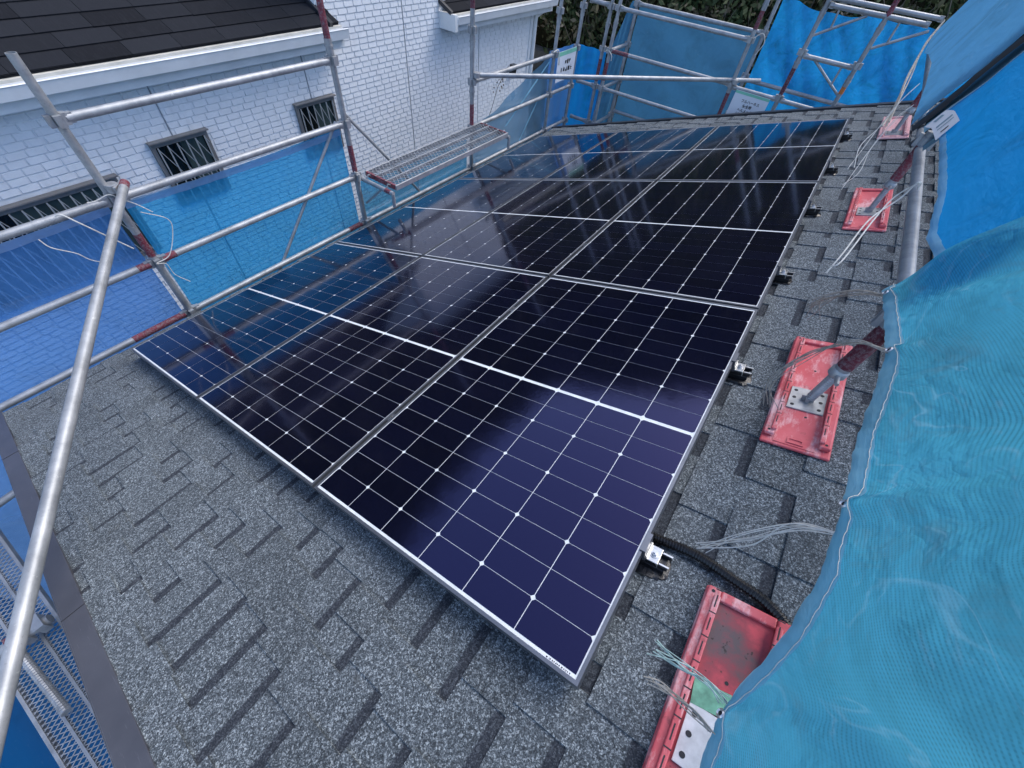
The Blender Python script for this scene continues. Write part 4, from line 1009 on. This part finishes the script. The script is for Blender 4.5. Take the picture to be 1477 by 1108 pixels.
# printed label on the middle net
def lp(y, h):
    a = (y - 1.15)/2.0; p0 = Vector(net_mid(a, 0)); p1 = Vector(net_mid(a, .05)); d = (p1-p0).normalized(); return p0 + d*h + Vector((-.012, 0, 0))
def patch(y0, y1, h0, h1, off, name, mat, par, n=8):
    m = MB()
    for i in range(n+1):
        y = y0 + (y1-y0)*i/n; m.v += [tuple(lp(y, h0) + Vector((-off, 0, 0))), tuple(lp(y, h1) + Vector((-off, 0, 0)))]
    for i in range(n): m.f.append((2*i, 2*i+2, 2*i+3, 2*i+1)); m.m.append(0)
    return m.build(name, mat, par, smooth=True)
lbl = patch(2.56, 3.06, -.004, .085, 0, 'printed_label', M_SIGN, nm)
for (ya, yb, ha, hb2, mt) in ((2.93, 3.00, .025, .062, M_INKB), (2.77, 2.80, .012, .075, M_INKB), (2.71, 2.725, .012, .075, M_INKB), (2.62, 2.64, .02, .05, M_INK)): patch(ya, yb, ha, hb2, .0015, 'label_print', mt, lbl, 2)
# ================================================================== CORDS
def cord(pts, lab, mat=M_ROPE, r=.0022, group=None, strands=1, spread=.01, seed=0, name='cord'):
    rr = random.Random(seed); e = empty(name, pts[0]); tag(e, lab, 'cord', group); o_ = Vector(pts[0])
    for s in range(strands):
        pp = [Vector(p) - o_ + (Vector((rr.gauss(0,spread), rr.gauss(0,spread), rr.gauss(0,spread*.6))) * (i/(len(pts)-1)) if strands > 1 else Vector()) for i, p in enumerate(pts)]
        
        if strands > 3: pp = [q_ + Vector((rr.gauss(0,.004), rr.gauss(0,.004), rr.gauss(0,.004))) for q_ in pp]
        b = MB(); b.tube(bez(pp, 8), [r*rr.uniform(.6, 1.1)]*((len(pp)-1)*8+1), 6); b.build('strand', mat, e, smooth=True)
    return e
cx = LX + .04
cord([(cx, .20, 6.73), (cx+.02, .23, 6.735), (cx+.05, .27, 6.68), (cx+.05, .35, 6.55), (cx+.05, .43, 6.42)], 'stiff white cord hooked over the rail of the deep blue sheet', r=.004)
cord([(cx, .06, 6.64), (cx+.01, .08, 6.58), (cx+.01, .16, 6.50), (cx+.01, .20, 6.43), (cx+.01, .28, 6.36)], 'thin white cord hanging on the deep blue sheet', r=.0028)
cord([(cx-.01, .38, 6.74), (cx, .43, 6.74), (cx+.02, .50, 6.76), (cx+.03, .54, 6.72), (cx+.02, .60, 6.66), (cx+.02, .66, 6.58)], 'white cord knotted round the clamp of the cut-top post', r=.0028)
cord([(cx+.01, .60, 6.60), (cx+.01, .72, 6.50), (cx+.01, .70, 6.40), (cx+.02, .60, 6.27), (cx+.02, .50, 6.25), (cx+.02, .55, 6.22), (cx+.02, .56, 6.12), (cx+.02, .62, 6.02)], 'thin white cord looped round the cut-top post at the middle rail', r=.0028)
cord([(cx+.0, 2.36, 6.30), (cx+.02, 2.40, 6.27), (cx+.03, 2.38, 6.20), (cx+.03, 2.36, 6.12)], 'white cord tied under the near end of the walkway plank', r=.0035)
cord([(LX+.03, 5.96, 6.74), (LX+.045, 6.03, 6.76), (LX+.045, 6.08, 6.73), (LX+.05, 6.10, 6.66), (LX+.05, 6.12, 6.58)], 'thick white tie at the post beside the small white sign', r=.008)
cord([(.0, IY-.04, 6.72), (.05, IY-.05, 6.75), (.12, IY-.05, 6.70), (.13, IY-.05, 6.64)], 'white tie on the paired far posts', r=.006)
cord([(1.88, IY-.03, 7.22), (1.96, IY, 7.28), (2.02, IY, 7.2), (1.98, IY, 7.08)], 'white tie loop on the pink painted far post', r=.005)
# twine bundles on the net edge
TW = 'frayed twine ties on the net hem'
cord([(3.49, 1.30, 7.555), (3.44, 1.42, 7.47), (3.40, 1.52, 7.35), (3.42, 1.66, 7.20)], 'bundle of grey twine hanging above the bright red pad', M_ROPE_D, .0014, TW, 9, .020, 1)
cord([(3.485, .93, 7.61), (3.42, .98, 7.56), (3.38, 1.05, 7.42), (3.36, 1.06, 7.28), (3.42, 1.12, 7.12)], 'bundle of grey twine hanging down over the plate of the bright red pad', M_ROPE_D, .0014, TW, 8, .015, 2)
cord([(3.488, .43, 7.53), (3.44, .44, 7.46), (3.40, .43, 7.34), (3.36, .42, 7.20)], 'pale twine ends hanging toward the black conduit', M_ROPE, .0013, TW, 7, .010, 3)
cord([(3.487, .12, 7.27), (3.45, .135, 7.26), (3.40, .14, 7.23), (3.35, .145, 7.20)], 'pale green frayed twine lying over the dirty red pad', M_ROPE_G, .0014, TW, 8, .006, 4)
cord([(3.487, .07, 7.235), (3.45, .085, 7.22), (3.40, .085, 7.19), (3.37, .085, 7.17)], 'beige frayed twine lying over the dirty red pad', M_ROPE_D, .0013, TW, 7, .006, 5)
cord([(3.56, 2.35, 7.53), (3.545, 2.33, 7.56), (3.52, 2.35, 7.48), (3.46, 2.20, 7.40), (3.44, 1.95, 7.34), (3.42, 1.90, 7.28)], 'white cord wound round the grey pipe, its tail hanging', M_ROPE, .003, TW, 2, .02, 6)
for k, (yb, sp) in enumerate(((3.9, .05), (4.4, .05))):
    cord([(3.50, yb, 7.52+.03*k), (3.46, yb-.1, 7.45), (3.43, yb-.22, 7.32), (3.41, yb-.40, 7.20), (3.385, yb-.58, 7.115)], ['white strings hanging from the black strap', 'long white strings trailing over the faded pink pad'][k], M_ROPE, .0024, TW, 2, sp*.5, 10+k)
cord([(3.50, 5.9, 7.75), (3.46, 5.5, 7.62), (3.45, 5.0, 7.50), (3.46, 4.5, 7.40), (3.45, 4.15, 7.33)], 'thick bundle of grey twine along the light blue net edge', M_ROPE_D, .006, TW, 4, .02, 20)
# a dry weed stem against the wall
wd_ = empty('dry_vine', (NX+.3, 6.9, 5.0)); tag(wd_, 'thin dry vine stem with shrivelled leaves before the white wall', 'vine')
b = MB(); b.tube([(.3, -.2, .1), (.4, -.1, .5), (.42, .02, .8), (.5, .2, 1.1)], .005, 5); b.build('stem', M_TWIG, wd_)
b = MB(); rq = random.Random(3)
for _ in range(14):
    p = Vector((.45, .05, .85)) + Vector((rq.gauss(0,.05), rq.gauss(0,.07), rq.gauss(0,.06))); s_ = .03; a_ = rq.random()*6; b.add([p, p+Vector((.0, s_*math.cos(a_), s_*math.sin(a_))), p+Vector((.01, s_*1.4*math.cos(a_+.6), s_*1.4*math.sin(a_+.6))), p+Vector((0, s_*math.cos(a_+1.2), s_*math.sin(a_+1.2)))], [(0,1,2,3)])
b.build('leaves', M_TWIG, wd_)
bpy.context.view_layer.update()
